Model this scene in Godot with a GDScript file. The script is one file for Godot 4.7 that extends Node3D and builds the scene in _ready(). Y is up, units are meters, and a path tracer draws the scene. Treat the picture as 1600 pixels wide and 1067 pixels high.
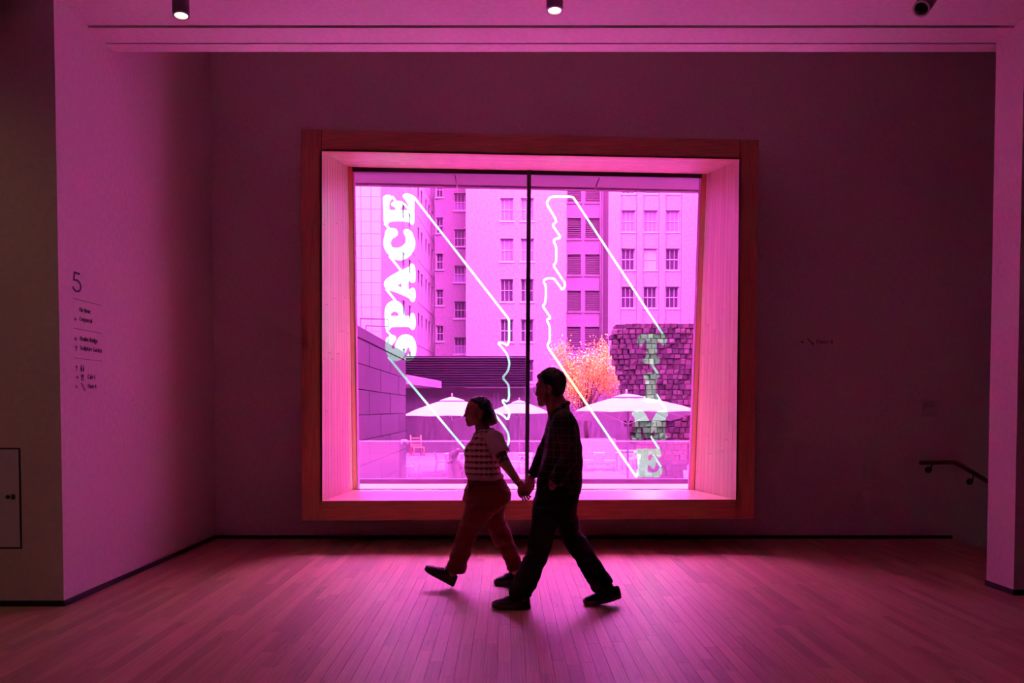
extends Node3D

# A museum hall: two people walk hand in hand past a deep wooden bay window
# whose glass carries a magenta film with clear letters cut out of it.

const WALL_Z := -9.35      # face of the back wall
const FACE_Z := -8.65      # face of the wooden window box
const GLASS_Z := -9.93     # the film on the glass
const LEFT_X := -3.15      # side wall with the directory
const CEIL_Y := 4.28
const TERRACE_Y := -1.2

var rng := RandomNumberGenerator.new()
var M := {}
var taken := {}


func _ready() -> void:
	rng.seed = 20240
	var cam := Camera3D.new()
	cam.name = "camera"
	cam.projection = Camera3D.PROJECTION_FRUSTUM
	cam.near = 0.05
	cam.far = 400.0
	cam.size = 0.05 * 1067.0 / 1350.0
	cam.frustum_offset = Vector2(10.0 / 1350.0, 151.3 / 1350.0) * 0.05
	cam.position = Vector3(0, 1.4, 0)
	cam.rotation_degrees.x = -1.9
	add_child(cam)
	cam.current = true

	var env := Environment.new()
	env.background_mode = Environment.BG_SKY
	var sky_mat := ProceduralSkyMaterial.new()
	sky_mat.sky_top_color = Color(0.93, 0.96, 1.0)
	sky_mat.sky_horizon_color = Color(0.97, 0.98, 1.0)
	sky_mat.ground_bottom_color = Color(0.5, 0.5, 0.5)
	sky_mat.ground_horizon_color = Color(0.6, 0.6, 0.6)
	sky_mat.sky_energy_multiplier = SKY_E
	sky_mat.ground_energy_multiplier = 0.3
	sky_mat.sun_angle_max = 1.0
	var sky := Sky.new()
	sky.sky_material = sky_mat
	env.sky = sky
	env.tonemap_mode = Environment.TONE_MAPPER_LINEAR
	env.tonemap_exposure = EXPOSURE
	env.sdfgi_enabled = true
	env.ssao_enabled = true
	env.ssil_enabled = true
	var we := WorldEnvironment.new()
	we.name = "environment"
	we.environment = env
	add_child(we)

	var sun := DirectionalLight3D.new()
	sun.name = "hazy_sun"
	sun.light_energy = SUN_E
	sun.light_color = Color(1.0, 0.97, 0.92)
	sun.light_angular_distance = 6.0
	sun.shadow_enabled = true
	sun.sky_mode = DirectionalLight3D.SKY_MODE_LIGHT_ONLY
	add_child(sun)
	sun.look_at_from_position(Vector3.ZERO, Vector3(-0.55, -0.75, -0.5), Vector3.UP)

	make_materials()
	build_room()
	build_floor()
	build_window()
	build_film()
	build_court()
	build_buildings()
	build_terrace_things()
	build_signs()
	build_lamps()
	build_handrail()
	build_woman()
	build_man()

const SKY_E := 6.5
const SUN_E := 0.7
const EXPOSURE := 1.35


# ---------------------------------------------------------------- naming
func numbered(called: String) -> String:
	var n: int = taken.get(called, -1) + 1
	taken[called] = n
	return called if n == 0 else "%s_%03d" % [called, n]


func thing(called: String, label: String, category: String, at := Vector3.ZERO, turn := 0.0, group := "") -> Node3D:
	var o := Node3D.new()
	o.name = numbered(called)
	add_child(o, true)
	o.position = at
	o.rotation.y = turn
	o.set_meta("label", label)
	o.set_meta("category", category)
	if group != "":
		o.set_meta("group", group)
	return o


func struct(called: String, label: String, category: String, mesh: Mesh = null, mat: Material = null, at := Vector3.ZERO) -> Node3D:
	var o: Node3D
	if mesh:
		var mi := MeshInstance3D.new()
		mi.mesh = mesh
		mi.material_override = mat
		o = mi
	else:
		o = Node3D.new()
	o.name = numbered(called)
	add_child(o, true)
	o.position = at
	o.set_meta("kind", "structure")
	o.set_meta("label", label)
	o.set_meta("category", category)
	return o


func part(called: String, mesh: Mesh, mat: Material, parent: Node3D, at := Vector3.ZERO, turn := Vector3.ZERO) -> MeshInstance3D:
	var mi := MeshInstance3D.new()
	mi.name = called
	mi.mesh = mesh
	mi.material_override = mat
	mi.position = at
	mi.rotation = turn
	parent.add_child(mi, true)
	return mi


# ---------------------------------------------------------------- shapes
func stool() -> SurfaceTool:
	var st := SurfaceTool.new()
	st.begin(Mesh.PRIMITIVE_TRIANGLES)
	st.set_smooth_group(-1)
	return st


func done(st: SurfaceTool) -> ArrayMesh:
	st.generate_normals()
	return st.commit()


func tri(st: SurfaceTool, a: Vector3, b: Vector3, c: Vector3) -> void:
	st.add_vertex(a)
	st.add_vertex(b)
	st.add_vertex(c)


func quad(st: SurfaceTool, a: Vector3, b: Vector3, c: Vector3, d: Vector3) -> void:
	tri(st, a, b, c)
	tri(st, a, c, d)


# eight corners: p[0..3] one face (clockwise seen from outside), p[4..7] the opposite corners
func hexa(st: SurfaceTool, p: Array) -> void:
	var c := Vector3.ZERO
	for q in p:
		c += q
	c /= 8.0
	for f in [[0, 1, 2, 3], [7, 6, 5, 4], [4, 5, 1, 0], [5, 6, 2, 1], [6, 7, 3, 2], [7, 4, 0, 3]]:
		var a: Vector3 = p[f[0]]
		var b: Vector3 = p[f[1]]
		var d: Vector3 = p[f[2]]
		var e: Vector3 = p[f[3]]
		var n := (b - a).cross(d - a)
		if n.dot((a + b + d + e) / 4.0 - c) > 0.0:   # clockwise is the front
			quad(st, a, e, d, b)
		else:
			quad(st, a, b, d, e)


func box(st: SurfaceTool, lo: Vector3, hi: Vector3) -> void:
	hexa(st, [Vector3(lo.x, lo.y, hi.z), Vector3(lo.x, hi.y, hi.z), Vector3(hi.x, hi.y, hi.z), Vector3(hi.x, lo.y, hi.z),
		Vector3(lo.x, lo.y, lo.z), Vector3(lo.x, hi.y, lo.z), Vector3(hi.x, hi.y, lo.z), Vector3(hi.x, lo.y, lo.z)])


func box_mesh(lo: Vector3, hi: Vector3) -> ArrayMesh:
	var st := stool()
	box(st, lo, hi)
	return done(st)


# a box whose edges round the given axis-aligned faces are chamfered by c
func bevel_box(st: SurfaceTool, lo: Vector3, hi: Vector3, c: float) -> void:
	var ctr := (lo + hi) / 2.0
	var h := (hi - lo) / 2.0
	var rings := []
	for t in [[-h.y, h - Vector3(c, c, c)], [-h.y + c, h], [h.y - c, h], [h.y, h - Vector3(c, c, c)]]:
		var y: float = t[0]
		var e: Vector3 = t[1]
		var k := c if is_equal_approx(absf(y), h.y) == false else c * 0.5
		var ring := PackedVector3Array()
		for s in [[-1, -1, 0], [-1, -1, 1], [-1, 1, 1], [-1, 1, 0], [1, 1, 0], [1, 1, 1], [1, -1, 1], [1, -1, 0]]:
			var x: float = s[0] * (e.x - (k if s[2] == 1 else 0.0))
			var z: float = s[1] * (e.z - (0.0 if s[2] == 1 else k))
			ring.append(ctr + Vector3(x, y, z))
		rings.append(ring)
	loft(st, rings, true)


# rings of equal length, joined into a closed skin
func loft(st: SurfaceTool, rings: Array, caps := true) -> void:
	var n: int = rings[0].size()
	for i in rings.size() - 1:
		var a: PackedVector3Array = rings[i]
		var b: PackedVector3Array = rings[i + 1]
		for j in n:
			var k := (j + 1) % n
			quad(st, a[j], a[k], b[k], b[j])
	if caps:
		for e in [0, rings.size() - 1]:
			var r: PackedVector3Array = rings[e]
			var c := Vector3.ZERO
			for v in r:
				c += v
			c /= float(n)
			for j in n:
				var k := (j + 1) % n
				if e == 0:
					tri(st, c, r[k], r[j])
				else:
					tri(st, c, r[j], r[k])


func smooth(st: SurfaceTool, angle_group := 0) -> void:
	st.set_smooth_group(angle_group)


func tube(st: SurfaceTool, pts: Array, r: float, n := 8, r_end := -1.0) -> void:
	var rings := []
	var up := Vector3.UP
	for i in pts.size():
		var d: Vector3
		if i == 0:
			d = pts[1] - pts[0]
		elif i == pts.size() - 1:
			d = pts[i] - pts[i - 1]
		else:
			d = (pts[i + 1] - pts[i]).normalized() + (pts[i] - pts[i - 1]).normalized()
		d = d.normalized()
		var ref := Vector3.UP if absf(d.y) < 0.95 else Vector3.RIGHT
		var u := d.cross(ref).normalized()
		var v := u.cross(d)
		var ring := PackedVector3Array()
		var rr := r if r_end < 0.0 else lerpf(r, r_end, float(i) / (pts.size() - 1))
		for j in n:
			var a := TAU * j / n
			ring.append(pts[i] + (u * cos(a) + v * sin(a)) * rr)
		rings.append(ring)
	loft(st, rings, true)


func tube_mesh(pts: Array, r: float, n := 8, r_end := -1.0) -> ArrayMesh:
	var st := stool()
	smooth(st)
	tube(st, pts, r, n, r_end)
	return done(st)


# profile of (radius, height) turned about y
func lathe(st: SurfaceTool, prof: Array, n := 24, at := Vector3.ZERO) -> void:
	var rings := []
	for p in prof:
		var ring := PackedVector3Array()
		for j in n:
			var a := TAU * j / n
			ring.append(at + Vector3(cos(a) * p[0], p[1], sin(a) * p[0]))
		rings.append(ring)
	loft(st, rings, true)


# ---------------------------------------------------------------- materials
func noise_tex(freq: float, octaves: int, lo: Color, hi: Color, size := 512, sd := 1, stretch := Vector2.ONE, kind := FastNoiseLite.TYPE_SIMPLEX_SMOOTH) -> ImageTexture:
	var n := FastNoiseLite.new()
	n.seed = sd
	n.frequency = freq
	n.fractal_octaves = octaves
	n.noise_type = kind
	var im := Image.create(size, size, false, Image.FORMAT_RGB8)
	for y in size:
		for x in size:
			# blend the edges so that the tile repeats without a seam
			var u := float(x) / size
			var v := float(y) / size
			var a := n.get_noise_2d(x * stretch.x, y * stretch.y)
			var b := n.get_noise_2d((x - size) * stretch.x, y * stretch.y)
			var c := n.get_noise_2d(x * stretch.x, (y - size) * stretch.y)
			var d := n.get_noise_2d((x - size) * stretch.x, (y - size) * stretch.y)
			var t := lerpf(lerpf(a, b, u), lerpf(c, d, u), v)
			im.set_pixel(x, y, lo.lerp(hi, clampf(t * 0.9 + 0.5, 0.0, 1.0)))
	return ImageTexture.create_from_image(im)


func wood_tex(sd: int, knots: int) -> ImageTexture:
	var n := FastNoiseLite.new()
	n.seed = sd
	n.frequency = 0.02
	n.fractal_octaves = 4
	var w := 128
	var h := 256
	var im := Image.create(w, h, false, Image.FORMAT_RGB8)
	var r := RandomNumberGenerator.new()
	r.seed = sd * 7 + 3
	var ks := []
	for i in knots:
		ks.append([r.randf() * w, r.randf() * h, r.randf_range(1.5, 3.5)])
	for y in h:
		for x in w:
			var edge := absf(float(y) / h * 2.0 - 1.0)
			var a := n.get_noise_2d(x * 3.2, y * 0.22)
			var b := n.get_noise_2d(x * 14.0 + 500.0, y * 0.5)
			var t := 0.90 + 0.11 * a + 0.03 * b
			for k in ks:
				var dx: float = (x - k[0]) / k[2]
				var dy: float = (y - k[1]) / (k[2] * 3.0)
				var q := dx * dx + dy * dy
				if q < 8.0:
					t -= 0.38 * exp(-q)
			t = lerpf(t, 0.9, smoothstep(0.9, 1.0, edge))
			im.set_pixel(x, y, Color(t, t * 0.985, t * 0.96))
	return ImageTexture.create_from_image(im)


func mat(called: String, color: Color, rough := 0.6, tex: Texture2D = null, scale := Vector3.ONE, world := true) -> StandardMaterial3D:
	var m := StandardMaterial3D.new()
	m.resource_name = called
	m.albedo_color = color
	m.roughness = rough
	if tex:
		m.albedo_texture = tex
		m.uv1_triplanar = true
		m.uv1_world_triplanar = world
		m.uv1_scale = scale
	M[called] = m
	return m


func bump(m: StandardMaterial3D, tex: Texture2D, cm: float) -> void:
	m.heightmap_enabled = true
	m.heightmap_texture = tex
	m.heightmap_scale = cm


func lin(r: float, g: float, b: float) -> Color:
	return Color(r, g, b).linear_to_srgb()


func make_materials() -> void:
	var fine := noise_tex(0.09, 3, Color(0.94, 0.94, 0.94), Color.WHITE, 256, 3)
	var blot := noise_tex(0.02, 4, Color(0.7, 0.7, 0.7), Color.WHITE, 256, 11)
	var stone := noise_tex(0.05, 5, Color(0.62, 0.62, 0.62), Color.WHITE, 256, 21)
	var streak := noise_tex(0.03, 4, Color(0.72, 0.72, 0.72), Color.WHITE, 256, 31, Vector2(3.0, 0.4))
	mat("white paint", lin(0.72, 0.64, 0.53), 0.75, fine, Vector3.ONE * 0.7)
	mat("ceiling paint", lin(0.84, 0.76, 0.64), 0.8, fine, Vector3.ONE * 0.7)
	mat("black base", lin(0.012, 0.012, 0.012), 0.6)
	mat("dark gap", lin(0.02, 0.02, 0.02), 0.9)
	mat("sign black", lin(0.015, 0.015, 0.018), 0.5)
	mat("rule gray", lin(0.16, 0.15, 0.15), 0.6)
	mat("panel paint", lin(0.70, 0.68, 0.66), 0.7, fine, Vector3.ONE * 0.7)
	mat("steel", lin(0.35, 0.35, 0.35), 0.35).metallic = 0.9
	for i in 8:
		var t: float = [0.98, 0.88, 1.05, 0.77, 0.94, 1.10, 0.84, 1.0][i]
		var m := mat("maple %d" % i, lin(0.58 * t, 0.38 * t * (0.97 + 0.01 * (i % 4)), 0.21 * t), 0.44, wood_tex(40 + i, [0, 1, 0, 2, 0, 0, 1, 0][i]), Vector3(7.0, 7.0, 0.75), false)
		m.uv1_offset = Vector3(0.13 * i, 0, 0.31 * i)
		m.metallic_specular = 0.42
	mat("maple far", lin(0.57, 0.37, 0.22), 0.36, M["maple 0"].albedo_texture, Vector3(7.0, 7.0, 0.75))
	for i in 4:
		var t: float = [1.0, 0.93, 1.05, 0.97][i]
		mat("jamb wood %d" % i, lin(0.52 * t, 0.33 * t, 0.20 * t), 0.45, M["maple %d" % [0, 2, 4, 5][i]].albedo_texture, Vector3(4.0, 0.6, 4.0), false)
		mat("head wood %d" % i, lin(0.52 * t, 0.33 * t, 0.20 * t), 0.45, M["maple %d" % [0, 2, 4, 5][i]].albedo_texture, Vector3(0.6, 4.0, 4.0), false)
	var grain := noise_tex(0.03, 4, Color(0.8, 0.8, 0.8), Color.WHITE, 256, 61, Vector2(4.0, 0.3))
	var grain_h := noise_tex(0.03, 4, Color(0.8, 0.8, 0.8), Color.WHITE, 256, 62, Vector2(0.3, 4.0))
	mat("frame wood", lin(0.50, 0.20, 0.085), 0.5, grain, Vector3.ONE * 1.0)
	mat("frame wood level", lin(0.53, 0.21, 0.09), 0.5, grain_h, Vector3.ONE * 1.0)
	mat("sill wood", lin(0.66, 0.42, 0.28), 0.3, grain_h, Vector3.ONE * 1.0)
	mat("red seal", lin(0.42, 0.03, 0.035), 0.5)
	mat("black metal", lin(0.015, 0.014, 0.016), 0.45)
	mat("pale metal", lin(0.6, 0.6, 0.6), 0.4)
	# glass and film
	var g := mat("window glass", Color(0.95, 1.0, 0.98, 0.03), 0.0)
	g.transparency = BaseMaterial3D.TRANSPARENCY_ALPHA
	var fm := mat("magenta film", Color(FILM.r, FILM.g, FILM.b, 0.0), 0.0)
	fm.refraction_enabled = true
	fm.refraction_scale = 0.0
	fm.transparency = BaseMaterial3D.TRANSPARENCY_ALPHA
	fm.metallic_specular = 0.0
	var cm := mat("clear letter", Color(LETTER.r, LETTER.g, LETTER.b, 0.0), 0.0)
	cm.refraction_enabled = true
	cm.refraction_scale = 0.0
	cm.transparency = BaseMaterial3D.TRANSPARENCY_ALPHA
	cm.metallic_specular = 0.0
	var fr := mat("frosted cut", Color(0.80, 0.97, 0.93, 0.0), 0.35)
	fr.refraction_enabled = true
	fr.refraction_scale = 0.012
	fr.transparency = BaseMaterial3D.TRANSPARENCY_ALPHA
	fr.metallic_specular = 0.0
	var rg := mat("railing glass", Color(0.95, 0.97, 1.0, 0.022), 0.05)
	rg.transparency = BaseMaterial3D.TRANSPARENCY_ALPHA
	# outside
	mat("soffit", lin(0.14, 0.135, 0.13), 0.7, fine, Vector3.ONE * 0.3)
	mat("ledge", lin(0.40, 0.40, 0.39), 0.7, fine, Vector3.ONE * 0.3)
	mat("curb", lin(0.12, 0.12, 0.12), 0.7, blot, Vector3.ONE * 0.3)
	mat("deck", lin(0.42, 0.41, 0.40), 0.8, blot, Vector3.ONE * 0.2)
	mat("paving", lin(0.125, 0.125, 0.122), 0.8, blot, Vector3.ONE * 0.15)
	mat("paving pale", lin(0.14, 0.14, 0.137), 0.8, blot, Vector3.ONE * 0.15)
	mat("slate", lin(0.054, 0.056, 0.06), 0.7, streak, Vector3.ONE * 0.35)
	mat("slate dark", lin(0.048, 0.05, 0.053), 0.7, streak, Vector3.ONE * 0.31)
	mat("concrete", lin(0.065, 0.065, 0.068), 0.8, streak, Vector3.ONE * 0.2)
	mat("concrete pale", lin(0.13, 0.13, 0.13), 0.8, fine, Vector3.ONE * 0.2)
	mat("louvre", lin(0.010, 0.009, 0.012), 0.5)
	mat("lava stone", lin(0.046, 0.042, 0.042), 0.95, stone, Vector3.ONE * 1.5)
	mat("lava stone warm", lin(0.066, 0.054, 0.05), 0.95, stone, Vector3.ONE * 1.7)
	mat("lava stone pale", lin(0.092, 0.082, 0.074), 0.95, stone, Vector3.ONE * 1.3)
	var fs := noise_tex(0.06, 5, Color(0.74, 0.74, 0.74), Color.WHITE, 256, 77)
	mat("limestone", lin(0.21, 0.205, 0.20), 0.85, fs, Vector3.ONE * 0.25)
	mat("limestone trim", lin(0.17, 0.165, 0.16), 0.85, fs, Vector3.ONE * 0.3)
	mat("brick buff", lin(0.17, 0.165, 0.165), 0.85, fs, Vector3.ONE * 0.3)
	mat("tile white", lin(0.27, 0.27, 0.268), 0.5, fine, Vector3.ONE * 0.2)
	mat("tile joint", lin(0.10, 0.10, 0.10), 0.8)
	mat("sash white", lin(0.24, 0.24, 0.235), 0.6)
	mat("pane dark", lin(0.022, 0.022, 0.028), 0.25)
	mat("pane blind", lin(0.10, 0.105, 0.14), 0.5)
	mat("pane white", lin(0.22, 0.22, 0.215), 0.6)
	mat("window slit", lin(0.02, 0.02, 0.024), 0.4)
	mat("grille", lin(0.07, 0.066, 0.066), 0.6)
	var cv := mat("canvas", lin(0.42, 0.42, 0.41), 0.85)
	cv.backlight_enabled = true
	cv.backlight = Color(0.2, 0.2, 0.2)
	mat("white chair", lin(0.5, 0.5, 0.5), 0.45)
	mat("planter", lin(0.3, 0.3, 0.295), 0.7, fine, Vector3.ONE * 0.4)
	mat("soil", lin(0.06, 0.04, 0.03), 0.95)
	mat("bark", lin(0.07, 0.05, 0.04), 0.9, stone, Vector3.ONE * 3.0)
	var lf := mat("leaf gold", lin(0.55, 0.60, 0.07), 0.6)
	lf.vertex_color_use_as_albedo = true
	lf.backlight_enabled = true
	lf.backlight = Color(0.4, 0.26, 0.03)
	mat("bronze", lin(0.04, 0.034, 0.03), 0.6, stone, Vector3.ONE * 3.0)
	mat("stele", lin(0.12, 0.12, 0.12), 0.7, streak, Vector3.ONE * 0.8)
	mat("orange wood", lin(0.3, 0.12, 0.03), 0.6)
	for dull in ["louvre", "slate", "slate dark", "concrete", "concrete pale", "lava stone", "lava stone warm", "lava stone pale", "soffit", "limestone", "limestone trim", "brick buff", "grille", "curb", "deck", "paving", "paving pale", "canvas", "leaf gold", "pane dark", "window slit", "pane blind"]:
		M[dull].metallic_specular = 0.12
	mat("gallery wall", lin(0.16, 0.145, 0.13), 0.8)
	mat("court wall", lin(0.16, 0.16, 0.16), 0.9).metallic_specular = 0.12
	# lamps
	mat("lamp body", lin(0.22, 0.20, 0.18), 0.5)
	mat("lamp inside", lin(0.01, 0.01, 0.01), 0.6)
	mat("lamp rim", lin(0.5, 0.45, 0.42), 0.35)
	var lg := mat("lamp glow", Color.WHITE, 0.5)
	lg.emission_enabled = true
	lg.emission = Color(1.0, 0.94, 0.85)
	lg.emission_energy_multiplier = 3.0
	mat("rail wood", lin(0.16, 0.08, 0.04), 0.5)
	mat("stair stone", lin(0.12, 0.10, 0.10), 0.8)
	mat("notice", lin(0.58, 0.51, 0.42), 0.5)

const FILM := Color(1.0, 0.35, 0.885)
const LETTER := Color(0.97, 1.0, 1.0)


# ---------------------------------------------------------------- the room
func build_room() -> void:
	# back wall: four pieces round the tunnel of the window box, thick enough to hold it
	var st := stool()
	var zo := -10.02
	box(st, Vector3(-3.6, -2.5, zo), Vector3(-1.93, 6.2, WALL_Z))
	box(st, Vector3(2.40, -2.5, zo), Vector3(10.0, 6.2, WALL_Z))
	box(st, Vector3(-1.93, -2.5, zo), Vector3(2.40, 0.40, WALL_Z))
	box(st, Vector3(-1.93, 4.17, zo), Vector3(2.40, 6.2, WALL_Z))
	struct("wall_back", "white painted back wall holding the wooden bay window", "wall", done(st), M["white paint"])
	# left wall: a thick pier with its face towards the hall
	struct("wall_left", "pink-lit side wall on the left that carries the black directory", "wall", box_mesh(Vector3(-5.6, -0.2, WALL_Z), Vector3(LEFT_X, 6.2, -6.12)), M["white paint"])
	struct("wall_left_front", "dim left wall beyond the hall with the small access door", "wall", box_mesh(Vector3(-9.0, -0.2, -6.4), Vector3(-5.6, 6.2, -6.12)), M["white paint"])
	struct("wall_left_far", "far left wall of the hall beside the viewer", "wall", box_mesh(Vector3(-9.3, -0.2, -6.4), Vector3(-9.0, 6.2, 7.0)), M["white paint"])
	# right pier: narrow, its left side lit through the window
	var pier := stool()
	hexa(pier, [Vector3(3.84, -2.0, -6.86), Vector3(3.84, 6.2, -6.86), Vector3(3.84, 6.2, -6.49), Vector3(3.84, -2.0, -6.49),
		Vector3(9.3, -2.0, -6.86), Vector3(9.3, 6.2, -6.86), Vector3(9.3, 6.2, -6.49), Vector3(9.3, -2.0, -6.49)])
	struct("wall_right", "right-hand pier wall with a narrow pink-lit edge", "wall", done(pier), M["white paint"])
	struct("wall_right_far", "far right wall of the hall", "wall", box_mesh(Vector3(9.0, -2.5, -10.0), Vector3(9.3, 6.2, 7.0)), M["gallery wall"])
	struct("wall_front", "wall of the hall behind the viewer", "wall", box_mesh(Vector3(-9.3, -0.2, 7.0), Vector3(9.3, 6.2, 7.3)), M["gallery wall"])
	# ceiling: low over the hall, with two thin slots, higher in front of the window wall
	var c := stool()
	box(c, Vector3(-9.3, CEIL_Y + 0.01, -6.60), Vector3(9.3, CEIL_Y + 0.6, 7.3))
	for z in [[-6.888, -6.624], [-7.06, -6.912]]:
		box(c, Vector3(LEFT_X - 0.02, CEIL_Y, z[0]), Vector3(9.3, CEIL_Y + 0.3, z[1]))
	box(c, Vector3(LEFT_X - 0.02, CEIL_Y + 0.06, -7.06), Vector3(9.3, CEIL_Y + 0.6, -6.6))
	var ceiling := struct("ceiling", "pale ceiling with two dark slots along its front edge", "ceiling", done(c), M["ceiling paint"])
	part("slot", box_mesh(Vector3(LEFT_X, CEIL_Y + 0.02, -6.624), Vector3(9.0, CEIL_Y + 0.055, -6.60)), M["dark gap"], ceiling)
	part("slot", box_mesh(Vector3(LEFT_X, CEIL_Y + 0.02, -6.912), Vector3(9.0, CEIL_Y + 0.055, -6.888)), M["dark gap"], ceiling)
	part("upper_ceiling", box_mesh(Vector3(-5.6, 5.75, -9.4), Vector3(9.3, 6.2, -7.0)), M["ceiling paint"], ceiling)
	part("ceiling_edge", box_mesh(Vector3(LEFT_X, CEIL_Y + 0.55, -7.1), Vector3(9.3, 6.2, -6.9)), M["ceiling paint"], ceiling)
	# shadow-gap baseboards
	struct("baseboard_back", "thin black base strip along the back wall", "baseboard", box_mesh(Vector3(LEFT_X, 0.001, WALL_Z - 0.01), Vector3(4.85, 0.035, WALL_Z + 0.012)), M["black base"])
	struct("baseboard_left", "thin black base strip along the left side wall", "baseboard", box_mesh(Vector3(LEFT_X - 0.01, 0.001, WALL_Z), Vector3(LEFT_X + 0.012, 0.04, -6.11)), M["black base"])
	struct("baseboard_left_front", "black base strip under the dim left wall", "baseboard", box_mesh(Vector3(-9.0, 0.001, -6.13), Vector3(LEFT_X + 0.012, 0.04, -6.105)), M["black base"])
	struct("baseboard_right", "black base strip round the right pier", "baseboard", box_mesh(Vector3(3.828, 0.001, -6.86), Vector3(9.0, 0.04, -6.478)), M["black base"])
	# building above and round the room
	var ex := stool()
	box(ex, Vector3(-16.0, 6.2, -10.02), Vector3(20.0, 24.0, 7.3))
	box(ex, Vector3(-16.0, -2.6, -10.02), Vector3(-3.6, 6.2, -9.4))
	box(ex, Vector3(10.0, -2.6, -10.02), Vector3(20.0, 6.2, -9.4))
	struct("wall_outside", "outer building mass above the hall", "wall", done(ex), M["tile white"])
	# neighbours that close the court on both sides, beyond the view
	struct("wall_court_1", "tall neighbouring wall closing the courtyard on the right", "wall", box_mesh(Vector3(17.0, -2.0, -75.0), Vector3(24.0, 30.0, -10.1)), M["court wall"])
	struct("wall_court_2", "tall neighbouring wall closing the courtyard on the left", "wall", box_mesh(Vector3(-24.0, -2.0, -75.0), Vector3(-15.0, 26.0, -10.1)), M["court wall"])
	# access door in the dim left wall
	var d := struct("door_1", "small flush access door low in the dim left wall", "door")
	d.position = Vector3(-3.80, 0.77, -6.12)
	part("gap", box_mesh(Vector3(-0.36, -0.36, -0.01), Vector3(0.36, 0.36, 0.002)), M["dark gap"], d)
	var leaf := stool()
	bevel_box(leaf, Vector3(-0.348, -0.348, -0.008), Vector3(0.348, 0.348, 0.006), 0.002)
	part("door_leaf", done(leaf), M["panel paint"], d)
	var lock := stool()
	smooth(lock)
	tube(lock, [Vector3(0.27, 0.012, 0.004), Vector3(0.27, 0.012, 0.016)], 0.014, 14)
	box(lock, Vector3(0.295, -0.005, 0.004), Vector3(0.318, 0.03, 0.012))
	part("lock", done(lock), M["black metal"], d)


func build_floor() -> void:
	var st := stool()
	box(st, Vector3(-9.3, -0.25, -3.6), Vector3(9.3, 0.0, 7.3))
	var floor_node := struct("floor", "pale maple strip floor running towards the window", "floor", done(st), M["maple far"])
	part("subfloor", box_mesh(Vector3(-9.3, -0.25, -9.4), Vector3(4.86, -0.014, -3.6)), M["dark gap"], floor_node)
	part("subfloor", box_mesh(Vector3(4.86, -0.25, -7.6), Vector3(9.3, -0.014, -3.6)), M["dark gap"], floor_node)
	# the strips: nearest ones singly, the rest joined
	var w := 0.076
	var lens := [0.46, 0.64, 0.85, 1.1, 1.4]
	var meshes := []
	for l in lens:
		var p := stool()
		bevel_box(p, Vector3(-w / 2 + 0.0002, -0.014, -l / 2 + 0.0003), Vector3(w / 2 - 0.0002, 0.0, l / 2 - 0.0003), 0.0005)
		meshes.append(done(p))
	var all := []
	var x := -6.2
	while x < 5.9:
		var z := -9.34
		z -= 0.0
		var first := rng.randf_range(0.1, 0.9)
		while z < -3.6:
			var li := rng.randi() % 5
			var l: float = lens[li]
			if first > 0.0 and z < -9.3:
				l = first
				li = -1
			if z + l > -3.6:
				l = -3.6 - z
				li = -1
			var edge := -9.34 if x + w < 4.86 else -7.6
			if z + l / 2 > edge and not (x < LEFT_X - 0.1 and z + l < -6.2):
				all.append([Vector3(x + w / 2, 0, z + l / 2), l, li, rng.randi() % 8])
			z += l
		x += w
	var near := []
	var rest := stool()
	for a in all:
		var p: Vector3 = a[0]
		var in_view := absf(p.x - 0.0) < -p.z * 0.62 and p.z < -4.2
		if a[2] >= 0 and in_view:
			near.append([p.length() - a[1] * 0.8, a])
		else:
			near.append([1000.0 + p.length(), a])
	near.sort_custom(func(q, r): return q[0] < r[0])
	for i in near.size():
		var a: Array = near[i][1]
		if i < 300 and near[i][0] < 900.0:
			var mi := part("plank", meshes[a[2]], M["maple %d" % a[3]], floor_node, a[0])
			if i % 2:
				mi.rotation.y = PI
		else:
			pass
	# the rest in eight tones
	for tone in 8:
		var r := stool()
		var any := false
		for i in near.size():
			var a: Array = near[i][1]
			if (i >= 300 or near[i][0] >= 900.0) and a[3] == tone:
				var p: Vector3 = a[0]
				var l: float = a[1]
				box(r, Vector3(p.x - w / 2 + 0.0002, -0.014, p.z - l / 2 + 0.0002), Vector3(p.x + w / 2 - 0.0002, 0.0, p.z + l / 2 - 0.0002))
				any = true
		if any:
			var mi := part("planks", done(r), M["maple %d" % tone], floor_node)
			mi.set_meta("kind", "stuff")
	# stair going down to the right along the back wall
	var stair := struct("stairs", "dark stair going down beyond the right pier", "stairs")
	for i in 9:
		part("step", box_mesh(Vector3(4.86 + i * 0.3, -0.17 * (i + 1) - 0.5, WALL_Z), Vector3(5.16 + i * 0.3, -0.17 * (i + 1), -7.6)), M["stair stone"], stair)


# ---------------------------------------------------------------- the bay window
func lerp4(q: Array, u: float, v: float) -> Vector3:
	# q: near-top, far-top, far-bottom, near-bottom
	var t: Vector3 = q[0].lerp(q[1], u)
	var b: Vector3 = q[3].lerp(q[2], u)
	return t.lerp(b, v)


func slab(q: Array, u0: float, u1: float, v0: float, v1: float, out: Vector3) -> ArrayMesh:
	var st := stool()
	var a := lerp4(q, u0, v0)
	var b := lerp4(q, u1, v0)
	var c := lerp4(q, u1, v1)
	var d := lerp4(q, u0, v1)
	hexa(st, [a, b, c, d, a + out, b + out, c + out, d + out])
	return done(st)


func centred(mi: MeshInstance3D) -> void:
	pass


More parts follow.
